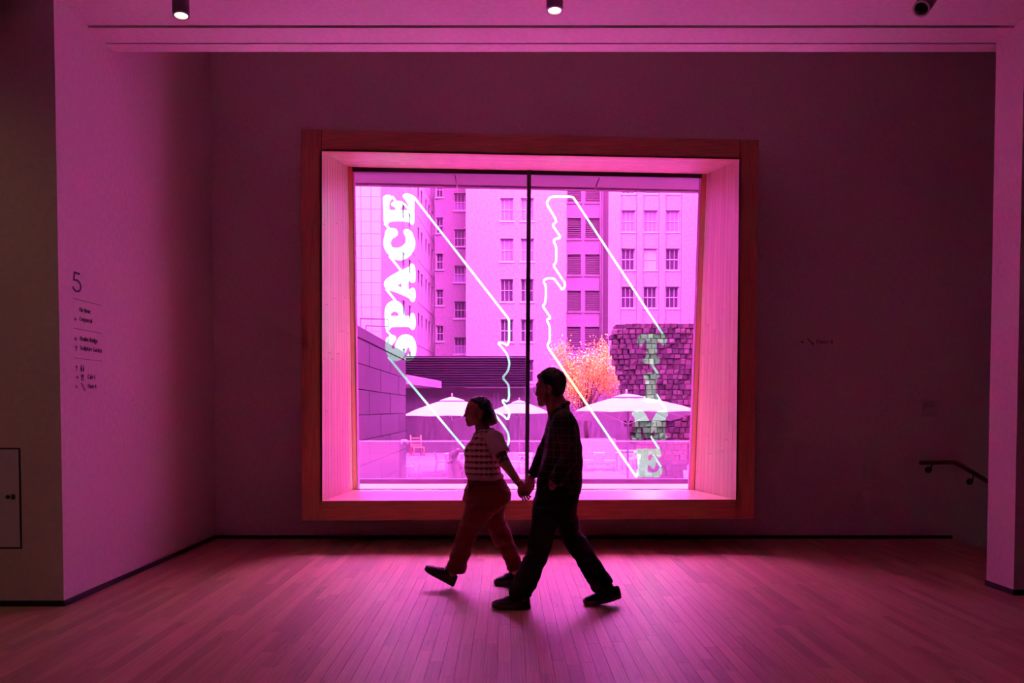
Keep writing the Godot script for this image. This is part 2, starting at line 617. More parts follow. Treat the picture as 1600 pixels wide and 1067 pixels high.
func build_window() -> void:
	var win := struct("window_1", "deep wooden bay window box with two panes and a black mullion", "window")
	var otl := Vector3(-2.027, 4.174, FACE_Z)
	var otr := Vector3(2.507, 4.067, FACE_Z)
	var obr := Vector3(2.495, 0.304, FACE_Z)
	var obl := Vector3(-2.048, 0.285, FACE_Z)
	var itl := Vector3(-1.820, 3.960, FACE_Z)
	var itr := Vector3(2.315, 3.879, FACE_Z)
	var ibr := Vector3(2.313, 0.498, FACE_Z)
	var ibl := Vector3(-1.841, 0.485, FACE_Z)
	var back := Vector3(0, 0, -0.05)
	# face boards: full-height stiles with the rails between them
	var s_tl := otl.lerp(otr, (itl.x - otl.x) / (otr.x - otl.x))
	var s_bl := obl.lerp(obr, (ibl.x - obl.x) / (obr.x - obl.x))
	var s_tr := otl.lerp(otr, (itr.x - otl.x) / (otr.x - otl.x))
	var s_br := obl.lerp(obr, (ibr.x - obl.x) / (obr.x - obl.x))
	var g := Vector3(0.003, 0, 0)
	part("frame_stile", slab([otl, s_tl - g, s_bl - g, obl], 0, 1, 0, 1, back), M["frame wood"], win)
	part("frame_stile", slab([s_tr + g, otr, obr, s_br + g], 0, 1, 0, 1, back), M["frame wood"], win)
	part("frame_rail", slab([s_tl, s_tr, itr, itl], 0, 1, 0, 1, back), M["frame wood level"], win)
	part("frame_rail", slab([ibl, ibr, s_br, s_bl], 0, 1, 0, 1, back), M["frame wood level"], win)
	# outer sides of the box back to the wall
	var w := Vector3(0, 0, WALL_Z - 0.02 - FACE_Z)
	part("box_side", slab([otl + back, otl + w, obl + w, obl + back], 0, 1, 0, 1, Vector3(0.03, 0, 0)), M["frame wood"], win)
	part("box_side", slab([otr + back, otr + w, obr + w, obr + back], 0, 1, 0, 1, Vector3(-0.03, 0, 0)), M["frame wood"], win)
	part("box_top", slab([otl + back, otl + w, otr + w, otr + back], 0, 1, 0, 1, Vector3(0, -0.03, 0)), M["frame wood level"], win)
	part("box_bottom", slab([obl + back, obl + w, obr + w, obr + back], 0, 1, 0, 1, Vector3(0, 0.03, 0)), M["frame wood level"], win)
	# inner lining: boards along each jamb and the head
	var zg := Vector3(0, 0, -9.95 + 8.65)
	var gtl := Vector3(-1.788, 4.165, -9.95)
	var gtr := Vector3(2.278, 4.085, -9.95)
	var gbr := Vector3(2.165, 0.477, -9.95)
	var gbl := Vector3(-1.751, 0.477, -9.95)
	boards(win, [itl, gtl, gbl, ibl], 11, Vector3(-0.02, 0, 0), "jamb wood", 1)
	boards(win, [itr, gtr, gbr, ibr], 11, Vector3(0.02, 0, 0), "jamb wood", 2)
	boards(win, [itl, gtl, gtr, itr], 10, Vector3(0, 0.02, 0), "head wood", 3)
	for i in 3:
		part("sill_board", slab([ibl, gbl, gbr, ibr], i / 3.0 + 0.002, (i + 1) / 3.0, 0, 1, Vector3(0, -0.025, 0)), M["sill wood"], win)
	# solid filling behind the lining keeps daylight out of the cavity
	var fill := stool()
	hexa(fill, [itl + back + Vector3(-0.036, 0.036, 0), gtl + Vector3(-0.036, 0.036, -0.05), gbl + Vector3(-0.036, -0.042, -0.05), ibl + back + Vector3(-0.036, -0.042, 0),
		otl + back + Vector3(0.031, -0.031, 0), Vector3(-1.93, 4.19, -10.0), Vector3(-1.93, 0.38, -10.0), obl + back + Vector3(0.031, 0.031, 0)])
	hexa(fill, [itr + back + Vector3(0.036, 0.036, 0), gtr + Vector3(0.036, 0.036, -0.05), gbr + Vector3(0.036, -0.042, -0.05), ibr + back + Vector3(0.036, -0.042, 0),
		otr + back + Vector3(-0.031, -0.031, 0), Vector3(2.40, 4.19, -10.0), Vector3(2.40, 0.38, -10.0), obr + back + Vector3(-0.031, 0.031, 0)])
	part("core", done(fill), M["dark gap"], win)
	# glazing: red seals beside the glass, slim pale bead, black head channel, mullion
	part("seal", slab([gtl + Vector3(0, 0, 0.06), gtl + Vector3(0.055, -0.01, -0.02), gbl + Vector3(0.045, 0, -0.02), gbl + Vector3(0, 0, 0.06)], 0, 1, 0, 1, Vector3(-0.03, 0, -0.05)), M["red seal"], win)
	part("seal", slab([gtr + Vector3(0, 0, 0.06), gtr + Vector3(-0.05, -0.01, -0.02), gbr + Vector3(-0.045, 0, -0.02), gbr + Vector3(0, 0, 0.06)], 0, 1, 0, 1, Vector3(0.03, 0, -0.05)), M["red seal"], win)
	part("bead", slab([Vector3(-1.735, 4.15, -9.955), Vector3(-1.722, 4.15, -9.99), Vector3(-1.69, 0.478, -9.99), Vector3(-1.706, 0.478, -9.955)], 0, 1, 0, 1, Vector3(-0.01, 0, 0)), M["pale metal"], win)
	part("bead", slab([Vector3(2.232, 4.09, -9.955), Vector3(2.215, 4.09, -9.99), Vector3(2.112, 0.478, -9.99), Vector3(2.128, 0.478, -9.955)], 0, 1, 0, 1, Vector3(0.01, 0, 0)), M["pale metal"], win)
	part("head_channel", slab([gtl + Vector3(0.03, 0.02, 0), gtr + Vector3(-0.03, 0.02, 0), gtr + Vector3(-0.03, -0.045, 0), gtl + Vector3(0.03, -0.05, 0)], 0, 1, 0, 1, Vector3(0, 0, -0.06)), M["black metal"], win)
	part("sill_channel", box_mesh(Vector3(-1.74, 0.455, -10.02), Vector3(2.16, 0.484, -9.955)), M["black metal"], win)
	part("mullion", slab([Vector3(0.244, 4.14, -9.90), Vector3(0.290, 4.14, -9.90), Vector3(0.268, 0.478, -9.90), Vector3(0.222, 0.478, -9.90)], 0, 1, 0, 1, Vector3(0, 0, -0.1)), M["black metal"], win)
	part("glass_pane", slab([Vector3(-1.73, 4.13, -9.985), Vector3(0.262, 4.12, -9.985), Vector3(0.24, 0.478, -9.985), Vector3(-1.70, 0.478, -9.985)], 0, 1, 0, 1, Vector3(0, 0, -0.006)), M["window glass"], win)
	part("glass_pane", slab([Vector3(0.274, 4.12, -9.985), Vector3(2.24, 4.08, -9.985), Vector3(2.13, 0.478, -9.985), Vector3(0.252, 0.478, -9.985)], 0, 1, 0, 1, Vector3(0, 0, -0.006)), M["window glass"], win)


func boards(win: Node3D, q: Array, n: int, out: Vector3, wood: String, sd: int) -> void:
	var r := RandomNumberGenerator.new()
	r.seed = 900 + sd
	for i in n:
		var u0 := float(i) / n
		var u1 := float(i + 1) / n - 0.004
		var cuts := [0.0]
		var v := r.randf_range(0.15, 0.6)
		while v < 0.92:
			cuts.append(v)
			v += r.randf_range(0.25, 0.6)
		cuts.append(1.0)
		for k in cuts.size() - 1:
			part("lining_board", slab(q, u0, u1, cuts[k] + (0.0008 if k else 0.0), cuts[k + 1], out), M["%s %d" % [wood, r.randi() % 4]], win)


# ---------------------------------------------------------------- film with cut-out writing
func smooth_loop(flat: Array, turns := 2) -> PackedVector2Array:
	var p := PackedVector2Array()
	for i in range(0, flat.size(), 2):
		p.append(Vector2(flat[i], flat[i + 1]) * 0.001)
	for t in turns:
		var q := PackedVector2Array()
		for i in p.size():
			var a := p[i]
			var b := p[(i + 1) % p.size()]
			if a.distance_to(b) < 0.0005:
				q.append(a)
				continue
			q.append(a.lerp(b, 0.22))
			q.append(a.lerp(b, 0.78))
		p = q
	if Geometry2D.is_polygon_clockwise(p):
		p.reverse()
	return p


func shifted(p: PackedVector2Array, by: Vector2) -> PackedVector2Array:
	var q := PackedVector2Array()
	for v in p:
		q.append(v + by)
	return q


# CSG prism of a polygon in the glass plane
func prism(poly: PackedVector2Array, z: float, depth: float, m: Material, op := CSGShape3D.OPERATION_UNION) -> CSGPolygon3D:
	var c := CSGPolygon3D.new()
	c.polygon = poly
	c.mode = CSGPolygon3D.MODE_DEPTH
	c.depth = depth
	c.material = m
	c.operation = op
	c.position.z = z
	return c


const LETTERS := {
	"S": [Vector2(-1.201, 2.103), [-173, 103, -155, 129, -126, 151, -87, 155, -62, 141, -50, 115, -61, 81, -85, 57, -105, 24, -100, -1, -85, -6, -71, 9, -64, 43, -49, 86, -25, 125, 9, 151, 52, 161, 100, 154, 140, 129, 168, 81, 180, 19, 178, -39, 162, -97, 133, -135, 90, -155, 56, -160, 36, -147, 31, -123, 47, -103, 71, -82, 95, -58, 102, -29, 97, 5, 85, 11, 71, -5, 56, -48, 37, -97, 3, -131, -40, -147, -84, -144, -117, -125, -146, -91, -172, -48, -180, 0, -178, 48, -172, 67, -175, 89], []],
	"P": [Vector2(-1.207, 2.475), [-172, -141, -177, -45, -180, 36, -171, 94, -147, 137, -108, 165, -65, 176, -27, 168, 12, 141, 41, 98, 51, 50, 53, -3, 53, -3, 105, -3, 114, 17, 136, 35, 156, 27, 171, 3, 180, -45, 180, -103, 169, -147, 143, -166, 121, -153, 107, -132, 78, -129, -90, -129, -110, -140, -124, -165, -139, -175, -158, -166], [-109, -3, -109, -3, -102, 27, -85, 42, -61, 47, -37, 42, -20, 22, -17, -3, -17, -3]],
	"A": [Vector2(-1.209, 2.849), [-183, -4, -172, 25, -134, 63, -62, 106, 15, 144, 102, 182, 114, 201, 126, 216, 145, 221, 164, 206, 176, 172, 181, 125, 179, 29, 169, 6, 144, -3, 120, 9, 108, 29, 100, 20, 96, -28, 100, -76, 108, -83, 120, -65, 144, -53, 164, -61, 177, -85, 183, -138, 177, -190, 163, -213, 143, -220, 122, -206, 110, -181, 81, -162, 4, -129, -63, -101, -130, -84, -163, -62, -181, -33], [-31, -30, -31, -30, 17, -3, 17, -3, 20, -53, 20, -53]],
	"C": [Vector2(-1.212, 3.288), [-167, 128, -157, 156, -133, 178, -100, 184, -57, 184, -32, 167, -16, 137, -19, 109, -38, 85, -71, 68, -91, 47, -99, 18, -93, -20, -74, -36, -34, -42, 10, -35, 48, -11, 71, 23, 76, 61, 65, 99, 44, 133, 43, 152, 58, 167, 82, 173, 116, 162, 145, 137, 159, 95, 178, 47, 184, 4, 175, -43, 148, -101, 105, -148, 57, -175, 4, -185, -44, -178, -87, -158, -130, -115, -168, -62, -185, -1, -183, 47, -165, 104], []],
	"E": [Vector2(-1.22, 3.684), [-181, 119, -174, 142, -147, 159, -119, 165, -90, 160, -75, 142, -78, 114, -95, 89, -107, 62, -107, 0, -96, -10, -43, -10, -34, 0, -36, 17, -48, 26, -71, 33, -86, 52, -78, 76, -57, 89, -28, 94, 20, 94, 51, 83, 60, 62, 53, 38, 29, 14, 29, -5, 38, -10, 105, -10, 119, 0, 115, 38, 96, 76, 68, 114, 49, 142, 49, 160, 63, 176, 92, 180, 125, 176, 164, 157, 180, 137, 179, -152, 168, -173, 153, -179, 134, -166, 119, -148, 86, -141, 28, -138, -48, -138, -96, -142, -113, -156, -125, -178, -142, -176, -163, -157, -173, -128, -173, 0, -177, 67], []],
	"T": [Vector2(1.677, 2.095), [-175, 76, -166, 120, -141, 159, -114, 176, -75, 171, 111, 171, 135, 175, 162, 148, 176, 104, 171, 65, 152, 40, 129, 37, 101, 53, 79, 86, 68, 95, 60, 82, 58, 16, 58, -66, 75, -94, 98, -121, 95, -148, 69, -169, 14, -177, -41, -177, -90, -166, -116, -144, -113, -121, -74, -99, -70, -72, -64, 11, -61, 82, -72, 94, -91, 71, -113, 42, -143, 37, -167, 52], []],
	"I": [Vector2(1.67, 1.655), [-100, 132, -88, 154, -55, 169, 0, 173, 55, 169, 77, 157, 100, 135, 94, 116, 66, 99, 60, 39, 59, -77, 79, -110, 88, -138, 79, -155, 40, -171, -9, -174, -64, -166, -96, -149, -99, -132, -76, -110, -67, -82, -64, 28, -66, 94, -85, 110], []],
	"M": [Vector2(1.655, 1.22), [-207, 131, -197, 153, -170, 168, -115, 172, -71, 166, -49, 138, -26, 94, 10, 29, 10, 29, 45, 88, 67, 132, 95, 164, 139, 169, 177, 164, 206, 150, 216, 124, 205, 104, 186, 88, 181, 5, 179, -99, 201, -121, 211, -145, 196, -164, 152, -172, 75, -172, 46, -157, 30, -137, 53, -111, 63, -77, 61, -44, 41, -71, 19, -116, 3, -150, -22, -162, -40, -152, -64, -99, -86, -44, -97, -22, -105, -44, -105, -94, -91, -116, -74, -141, -86, -161, -124, -171, -163, -171, -203, -164, -217, -146, -212, -130, -180, -110, -172, -55, -169, 22, -172, 88, -193, 105], []],
	"E.": [Vector2(1.648, 0.785), [-165, 136, -155, 156, -128, 165, -28, 166, 60, 165, 110, 170, 133, 150, 147, 116, 147, 83, 132, 66, 113, 61, 93, 78, 71, 103, 38, 103, 2, 94, -6, 78, -5, 29, 22, 29, 30, 50, 38, 72, 52, 84, 72, 61, 84, 28, 82, -22, 68, -62, 45, -74, 27, -61, 17, -33, -2, -25, -12, -38, -11, -97, 6, -107, 62, -107, 90, -97, 111, -72, 132, -48, 162, -66, 165, -88, 140, -144, 117, -170, 84, -167, -109, -166, -143, -167, -165, -149, -137, -121, -129, -88, -127, 11, -125, 89, -138, 107, -159, 119], []],
}
const STROKES_LEFT := [
	[-1046, 3823, 40, 2432, 40, 2184, 20, 2129, -16, 2162, -93, 2170, -22, 2089, 20, 2031, 46, 1935, 29, 1844, -37, 1767, 15, 1708, 37, 1672, 41, 1540, 20, 1493, -7, 1504, -29, 1515, -37, 1492, 7, 1437, 37, 1388, 43, 1327, 20, 1282, -25, 1334, -125, 1385, -162, 1400, -118, 1341, -29, 1224, 29, 1135, 41, 1040, 15, 975, -7, 984, -29, 1032, -59, 1003, 0, 900, 52, 782],
	[-1346, 2001, -456, 936, -383, 855],
	[-1380, 3523, -1321, 3458],
	[-1326, 3153, -1192, 2986],
	[-1368, 2782, -1259, 2644],
	[-1363, 2308, -1309, 2243],
	[-1294, 3830, -1251, 3773],
	[-1160, 3744, -1102, 3686]]
const STROKES_RIGHT := [
	[1802, 2264, 773, 3816, 751, 3825, 522, 3825, 485, 3794, 467, 3747, 577, 3562, 569, 3530, 532, 3507, 634, 3360, 570, 3352, 545, 3322, 579, 3262, 579, 3107, 570, 3073, 545, 3046, 687, 2833, 654, 2762, 566, 2884, 541, 2902, 467, 2899, 428, 2872, 461, 2815, 460, 2684, 450, 2610, 423, 2586, 519, 2447, 480, 2438, 473, 2418, 506, 2359, 506, 2184, 473, 2133, 572, 1990, 1504, 627],
	[1675, 1921, 1747, 1811],
	[1730, 1576, 1845, 1393],
	[1670, 1098, 1767, 944],
	[1697, 885, 1790, 741]]


func build_film() -> void:
	var film := thing("window_film", "magenta transparent film on the window glass with SPACE and TIME cut out clear", "window film", Vector3(0, 0, GLASS_Z))
	var outlines := {}
	for k in LETTERS:
		outlines[k] = shifted(smooth_loop(LETTERS[k][1]), LETTERS[k][0])
	var sheets := [
		[PackedVector2Array([Vector2(-1.70, 0.482), Vector2(0.236, 0.482), Vector2(0.258, 4.11), Vector2(-1.735, 4.14)]), ["S", "P", "A", "C", "E"], STROKES_LEFT],
		[PackedVector2Array([Vector2(0.258, 0.482), Vector2(2.128, 0.482), Vector2(2.232, 4.07), Vector2(0.28, 4.11)]), ["T", "I", "M", "E."], STROKES_RIGHT]]
	for s in sheets:
		var sheet := CSGCombiner3D.new()
		sheet.name = "film_sheet"
		sheet.add_child(prism(s[0], 0.0, 0.004, M["magenta film"]))
		# strokes as thin outlines, cut short where they meet a letter
		var bands := []
		for line in s[2]:
			var pts := PackedVector2Array()
			for i in range(0, line.size(), 2):
				pts.append(Vector2(line[i], line[i + 1]) * 0.001)
			var fine := pts
			if pts.size() > 6:
				fine = PackedVector2Array([pts[0]])
				for i in range(1, pts.size() - 1):
					var da := minf(0.02, pts[i].distance_to(pts[i - 1]) * 0.3)
					var db := minf(0.02, pts[i].distance_to(pts[i + 1]) * 0.3)
					fine.append(pts[i].move_toward(pts[i - 1], da))
					fine.append(pts[i].move_toward(pts[i + 1], db))
				fine.append(pts[pts.size() - 1])
			var grown := Geometry2D.offset_polyline(fine, 0.0125, Geometry2D.JOIN_MITER, Geometry2D.END_BUTT)
			for gpoly in grown:
				var pieces := [gpoly]
				for k in s[1]:
					var next := []
					for piece in pieces:
						next.append_array(Geometry2D.clip_polygons(piece, outlines[k]))
					pieces = next
				for piece in pieces:
					bands.append(piece)
		for k in s[1]:
			sheet.add_child(prism(outlines[k], 0.002, 0.008, M["magenta film"], CSGShape3D.OPERATION_SUBTRACTION))
		for b in bands:
			if not Geometry2D.is_polygon_clockwise(b):
				sheet.add_child(prism(b, 0.002, 0.008, M["magenta film"], CSGShape3D.OPERATION_SUBTRACTION))
		for k in s[1]:
			if LETTERS[k][2].size():
				sheet.add_child(prism(shifted(smooth_loop(LETTERS[k][2]), LETTERS[k][0]), 0.0, 0.004, M["magenta film"]))
		var at := Node3D.new()
		film.add_child(sheet, true)
		for k in s[1]:
			var lc := CSGCombiner3D.new()
			lc.name = "letter"
			lc.set_meta("label", "clear letter %s" % k.trim_suffix("."))
			for g in Geometry2D.offset_polygon(outlines[k], -0.0008):
				lc.add_child(prism(g, 0.0, 0.004, M["clear letter"]))
			if LETTERS[k][2].size():
				lc.add_child(prism(shifted(smooth_loop(LETTERS[k][2]), LETTERS[k][0]), 0.002, 0.008, M["clear letter"], CSGShape3D.OPERATION_SUBTRACTION))
			film.add_child(lc, true)
		for b in bands:
			if Geometry2D.is_polygon_clockwise(b):
				continue
			for g in Geometry2D.offset_polygon(b, -0.0002):
				var c := prism(g, 0.0, 0.004, M["frosted cut"])
				c.name = "outline_stroke"
				film.add_child(c, true)
		at.free()


# ---------------------------------------------------------------- the court outside
func build_court() -> void:
	# soffit over the window, in three panels
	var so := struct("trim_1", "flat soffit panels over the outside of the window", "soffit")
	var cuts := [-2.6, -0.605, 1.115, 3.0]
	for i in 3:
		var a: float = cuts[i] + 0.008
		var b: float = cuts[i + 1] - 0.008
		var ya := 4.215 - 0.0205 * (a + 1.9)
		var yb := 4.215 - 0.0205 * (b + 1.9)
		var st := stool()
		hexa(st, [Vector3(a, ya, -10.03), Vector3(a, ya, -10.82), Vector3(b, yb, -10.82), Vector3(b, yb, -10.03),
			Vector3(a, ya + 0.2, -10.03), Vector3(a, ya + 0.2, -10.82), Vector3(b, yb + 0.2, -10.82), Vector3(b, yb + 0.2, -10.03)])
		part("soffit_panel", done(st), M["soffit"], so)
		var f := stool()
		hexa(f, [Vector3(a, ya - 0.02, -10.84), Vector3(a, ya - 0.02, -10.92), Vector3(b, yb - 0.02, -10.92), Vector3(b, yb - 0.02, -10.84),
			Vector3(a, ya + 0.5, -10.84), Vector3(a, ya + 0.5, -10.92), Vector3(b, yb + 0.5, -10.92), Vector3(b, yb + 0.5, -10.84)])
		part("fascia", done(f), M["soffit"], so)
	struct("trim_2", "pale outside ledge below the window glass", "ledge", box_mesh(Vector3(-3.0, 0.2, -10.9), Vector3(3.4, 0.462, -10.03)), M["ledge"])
	struct("ground_1", "walkway deck between the window and the glass railing", "deck", box_mesh(Vector3(-12, -2.4, -13.1), Vector3(16, 0.2, -10.03)), M["deck"])
	var pav := struct("ground_2", "sunken courtyard paved with large grey slabs", "paving", box_mesh(Vector3(-24, -1.6, -82), Vector3(30, TERRACE_Y - 0.03, -13.1)), M["curb"])
	var ix := 0
	for i in 7:
		for j in 17:
			var x0 := -7.2 + i * 2.4
			var z0 := -54.0 + j * 2.4
			var st := stool()
			bevel_box(st, Vector3(x0 + 0.012, TERRACE_Y - 0.05, z0 + 0.012), Vector3(x0 + 2.388, TERRACE_Y + rng.randf_range(-0.002, 0.002), z0 + 2.388), 0.008)
			part("paving_slab", done(st), M["paving"] if rng.randf() < 0.6 else M["paving pale"], pav)
			ix += 1
	# glass railing
	var rail := thing("glass_railing", "low clear glass railing with a pale top edge along the walkway", "railing", Vector3(0, 0, -13.0))
	part("curb", box_mesh(Vector3(-9, 0.16, -0.12), Vector3(12, 0.355, 0.06)), M["curb"], rail)
	var rx := -8.82
	while rx < 11.0:
		part("glass_panel", box_mesh(Vector3(rx + 0.008, 0.355, -0.01), Vector3(rx + 1.438, 0.925, 0.004)), M["railing glass"], rail)
		part("edge_cap", box_mesh(Vector3(rx + 0.004, 0.917, -0.016), Vector3(rx + 1.442, 0.935, 0.01)), M["pale metal"], rail)
		rx += 1.446
	# stone clad wall on the left, receding
	var sw := thing("stone_wall", "long grey stone-clad garden wall receding on the left of the courtyard", "wall", Vector3(-3.46, 0, -30.0))
	part("core", box_mesh(Vector3(-4.0, TERRACE_Y - 0.2, 0.01), Vector3(-0.05, 3.30, 17.0)), M["slate dark"], sw)
	var ys := [-1.2, -0.55, 0.05, 0.66, 1.27, 1.88, 2.49, 3.08]
	for r in 7:
		var zc := 0.0 - (2.0 if r % 2 else 0.0)
		while zc < 17.0:
			var a := maxf(zc, 0.0)
			var b := minf(zc + 4.0, 17.0)
			var st := stool()
			var dx := rng.randf_range(0.0, 0.008)
			bevel_box(st, Vector3(-0.05, ys[r] + 0.01, a + 0.006), Vector3(dx, ys[r + 1] - 0.01, b - 0.006), 0.006)
			part("stone_panel", done(st), M["slate"] if rng.randf() < 0.6 else M["slate dark"], sw)
			zc += 4.0
	var cp := stool()
	bevel_box(cp, Vector3(-4.0, 3.11, 0.0), Vector3(0.02, 3.37, 17.0), 0.01)
	part("coping", done(cp), M["slate"], sw)
	# small lamp on the stone wall
	var wl := thing("wall_lamp", "small pale lamp fixed low on the receding stone wall", "lamp", Vector3(-3.46, 0.32, -28.6))
	var ls := stool()
	smooth(ls)
	tube(ls, [Vector3(0.0, 0, 0), Vector3(0.05, 0, 0)], 0.09, 12)
	part("back_plate", done(ls), M["pale metal"], wl)
	part("shade", tube_mesh([Vector3(0.05, 0.03, 0), Vector3(0.16, 0.03, 0.04), Vector3(0.2, -0.04, 0.1)], 0.07, 10), M["sash white"], wl)
	# back wall with the louvre band
	var bw := thing("courtyard_wall", "grey concrete back wall of the courtyard under a dark louvre band", "wall", Vector3(0, 0, -52.0))
	part("wall_panel", box_mesh(Vector3(-9.0, TERRACE_Y - 0.2, -0.4), Vector3(1.26, 2.72, 0)), M["concrete"], bw)
	part("wall_panel", box_mesh(Vector3(1.275, TERRACE_Y - 0.2, -0.4), Vector3(8.5, 2.72, -0.02)), M["concrete"], bw)
	part("wall_panel", box_mesh(Vector3(8.515, TERRACE_Y - 0.2, -0.4), Vector3(20, 2.72, -0.02)), M["concrete"], bw)
	part("doorway", box_mesh(Vector3(-6.3, TERRACE_Y, 0.005), Vector3(-5.4, 2.1, 0.02)), M["slate"], bw)
	for x in [-0.6, -0.35, 0.32]:
		part("downpipe", tube_mesh([Vector3(x - 0.1, TERRACE_Y, 0.06), Vector3(x - 0.1, 2.4, 0.06)], 0.05, 8), M["concrete"], bw)
	var lv := thing("louvre_screen", "dark horizontal louvre screen above the concrete courtyard wall", "louvre", Vector3(0, 2.72, -51.0))
	part("backing", box_mesh(Vector3(-6.4, 0, -0.6), Vector3(1.27, 1.85, -0.1)), M["louvre"], lv)
	for i in 13:
		var st := stool()
		var y := 0.02 + i * 0.14
		hexa(st, [Vector3(-6.4, y, 0.02), Vector3(-6.4, y + 0.03, 0.02), Vector3(1.26, y + 0.03, 0.02), Vector3(1.26, y, 0.02),
			Vector3(-6.4, y + 0.06, -0.1), Vector3(-6.4, y + 0.09, -0.1), Vector3(1.26, y + 0.09, -0.1), Vector3(1.26, y + 0.06, -0.1)])
		part("slat", done(st), M["louvre"], lv)
	# flat canopy between the stone wall and the back wall
	var ca := stool()
	hexa(ca, [Vector3(-3.9, 2.42, -34.0), Vector3(-3.9, 2.78, -34.0), Vector3(-2.96, 2.72, -40.0), Vector3(-2.96, 2.40, -40.0),
		Vector3(-5.1, 2.42, -34.0), Vector3(-5.1, 2.78, -34.0), Vector3(-5.1, 2.72, -40.0), Vector3(-5.1, 2.40, -40.0)])
	var canopy := thing("entrance_canopy", "pale flat canopy slab reaching out behind the stone wall", "canopy")
	part("slab", done(ca), M["concrete pale"], canopy)
	part("post", tube_mesh([Vector3(-4.7, TERRACE_Y, -36.5), Vector3(-4.7, 2.41, -36.5)], 0.08, 10), M["concrete"], canopy)


# ---------------------------------------------------------------- buildings beyond
# a wall with real openings: bays are [xa, xb], rows [ya, yb]; front face at z = 0
func pierced(x0: float, x1: float, y0: float, y1: float, bays: Array, rows: Array, depth: float, setback := 0.0) -> ArrayMesh:
	var st := stool()
	var x := x0
	for b in bays:
		if b[0] > x:
			box(st, Vector3(x, y0, -depth), Vector3(b[0], y1, 0))
		var y := y0
		for r in rows:
			box(st, Vector3(b[0], y, -depth), Vector3(b[1], r[0], -setback))
			y = r[1]
		box(st, Vector3(b[0], y, -depth), Vector3(b[1], y1, -setback))
		x = b[1]
	if x < x1:
		box(st, Vector3(x, y0, -depth), Vector3(x1, y1, 0))
	return done(st)


func sash_window(parent: Node3D, x0: float, x1: float, y0: float, y1: float, z: float, panes: Array, bars := 3) -> void:
	var st := stool()
	var t := 0.06
	box(st, Vector3(x0, y0, z), Vector3(x0 + t, y1, z + 0.08))
	box(st, Vector3(x1 - t, y0, z), Vector3(x1, y1, z + 0.08))
	box(st, Vector3(x0, y0, z), Vector3(x1, y0 + t, z + 0.08))
	box(st, Vector3(x0, y1 - t, z), Vector3(x1, y1, z + 0.08))
	var ym := (y0 + y1) / 2.0
	box(st, Vector3(x0, ym - 0.03, z), Vector3(x1, ym + 0.03, z + 0.09))
	for i in range(1, bars):
		var x := lerpf(x0, x1, float(i) / bars)
		box(st, Vector3(x - 0.02, y0, z), Vector3(x + 0.02, y1, z + 0.06))
	box(st, Vector3(x0 - 0.1, y0 - 0.14, z), Vector3(x1 + 0.1, y0, z + 0.42))
	var w := part("window", done(st), M["sash white"], parent)
	part("pane", box_mesh(Vector3(x0 + t, ym, z - 0.02), Vector3(x1 - t, y1 - t, z + 0.02)), M[panes[0]], w)
	part("pane", box_mesh(Vector3(x0 + t, y0 + t, z - 0.02), Vector3(x1 - t, ym, z + 0.02)), M[panes[1]], w)


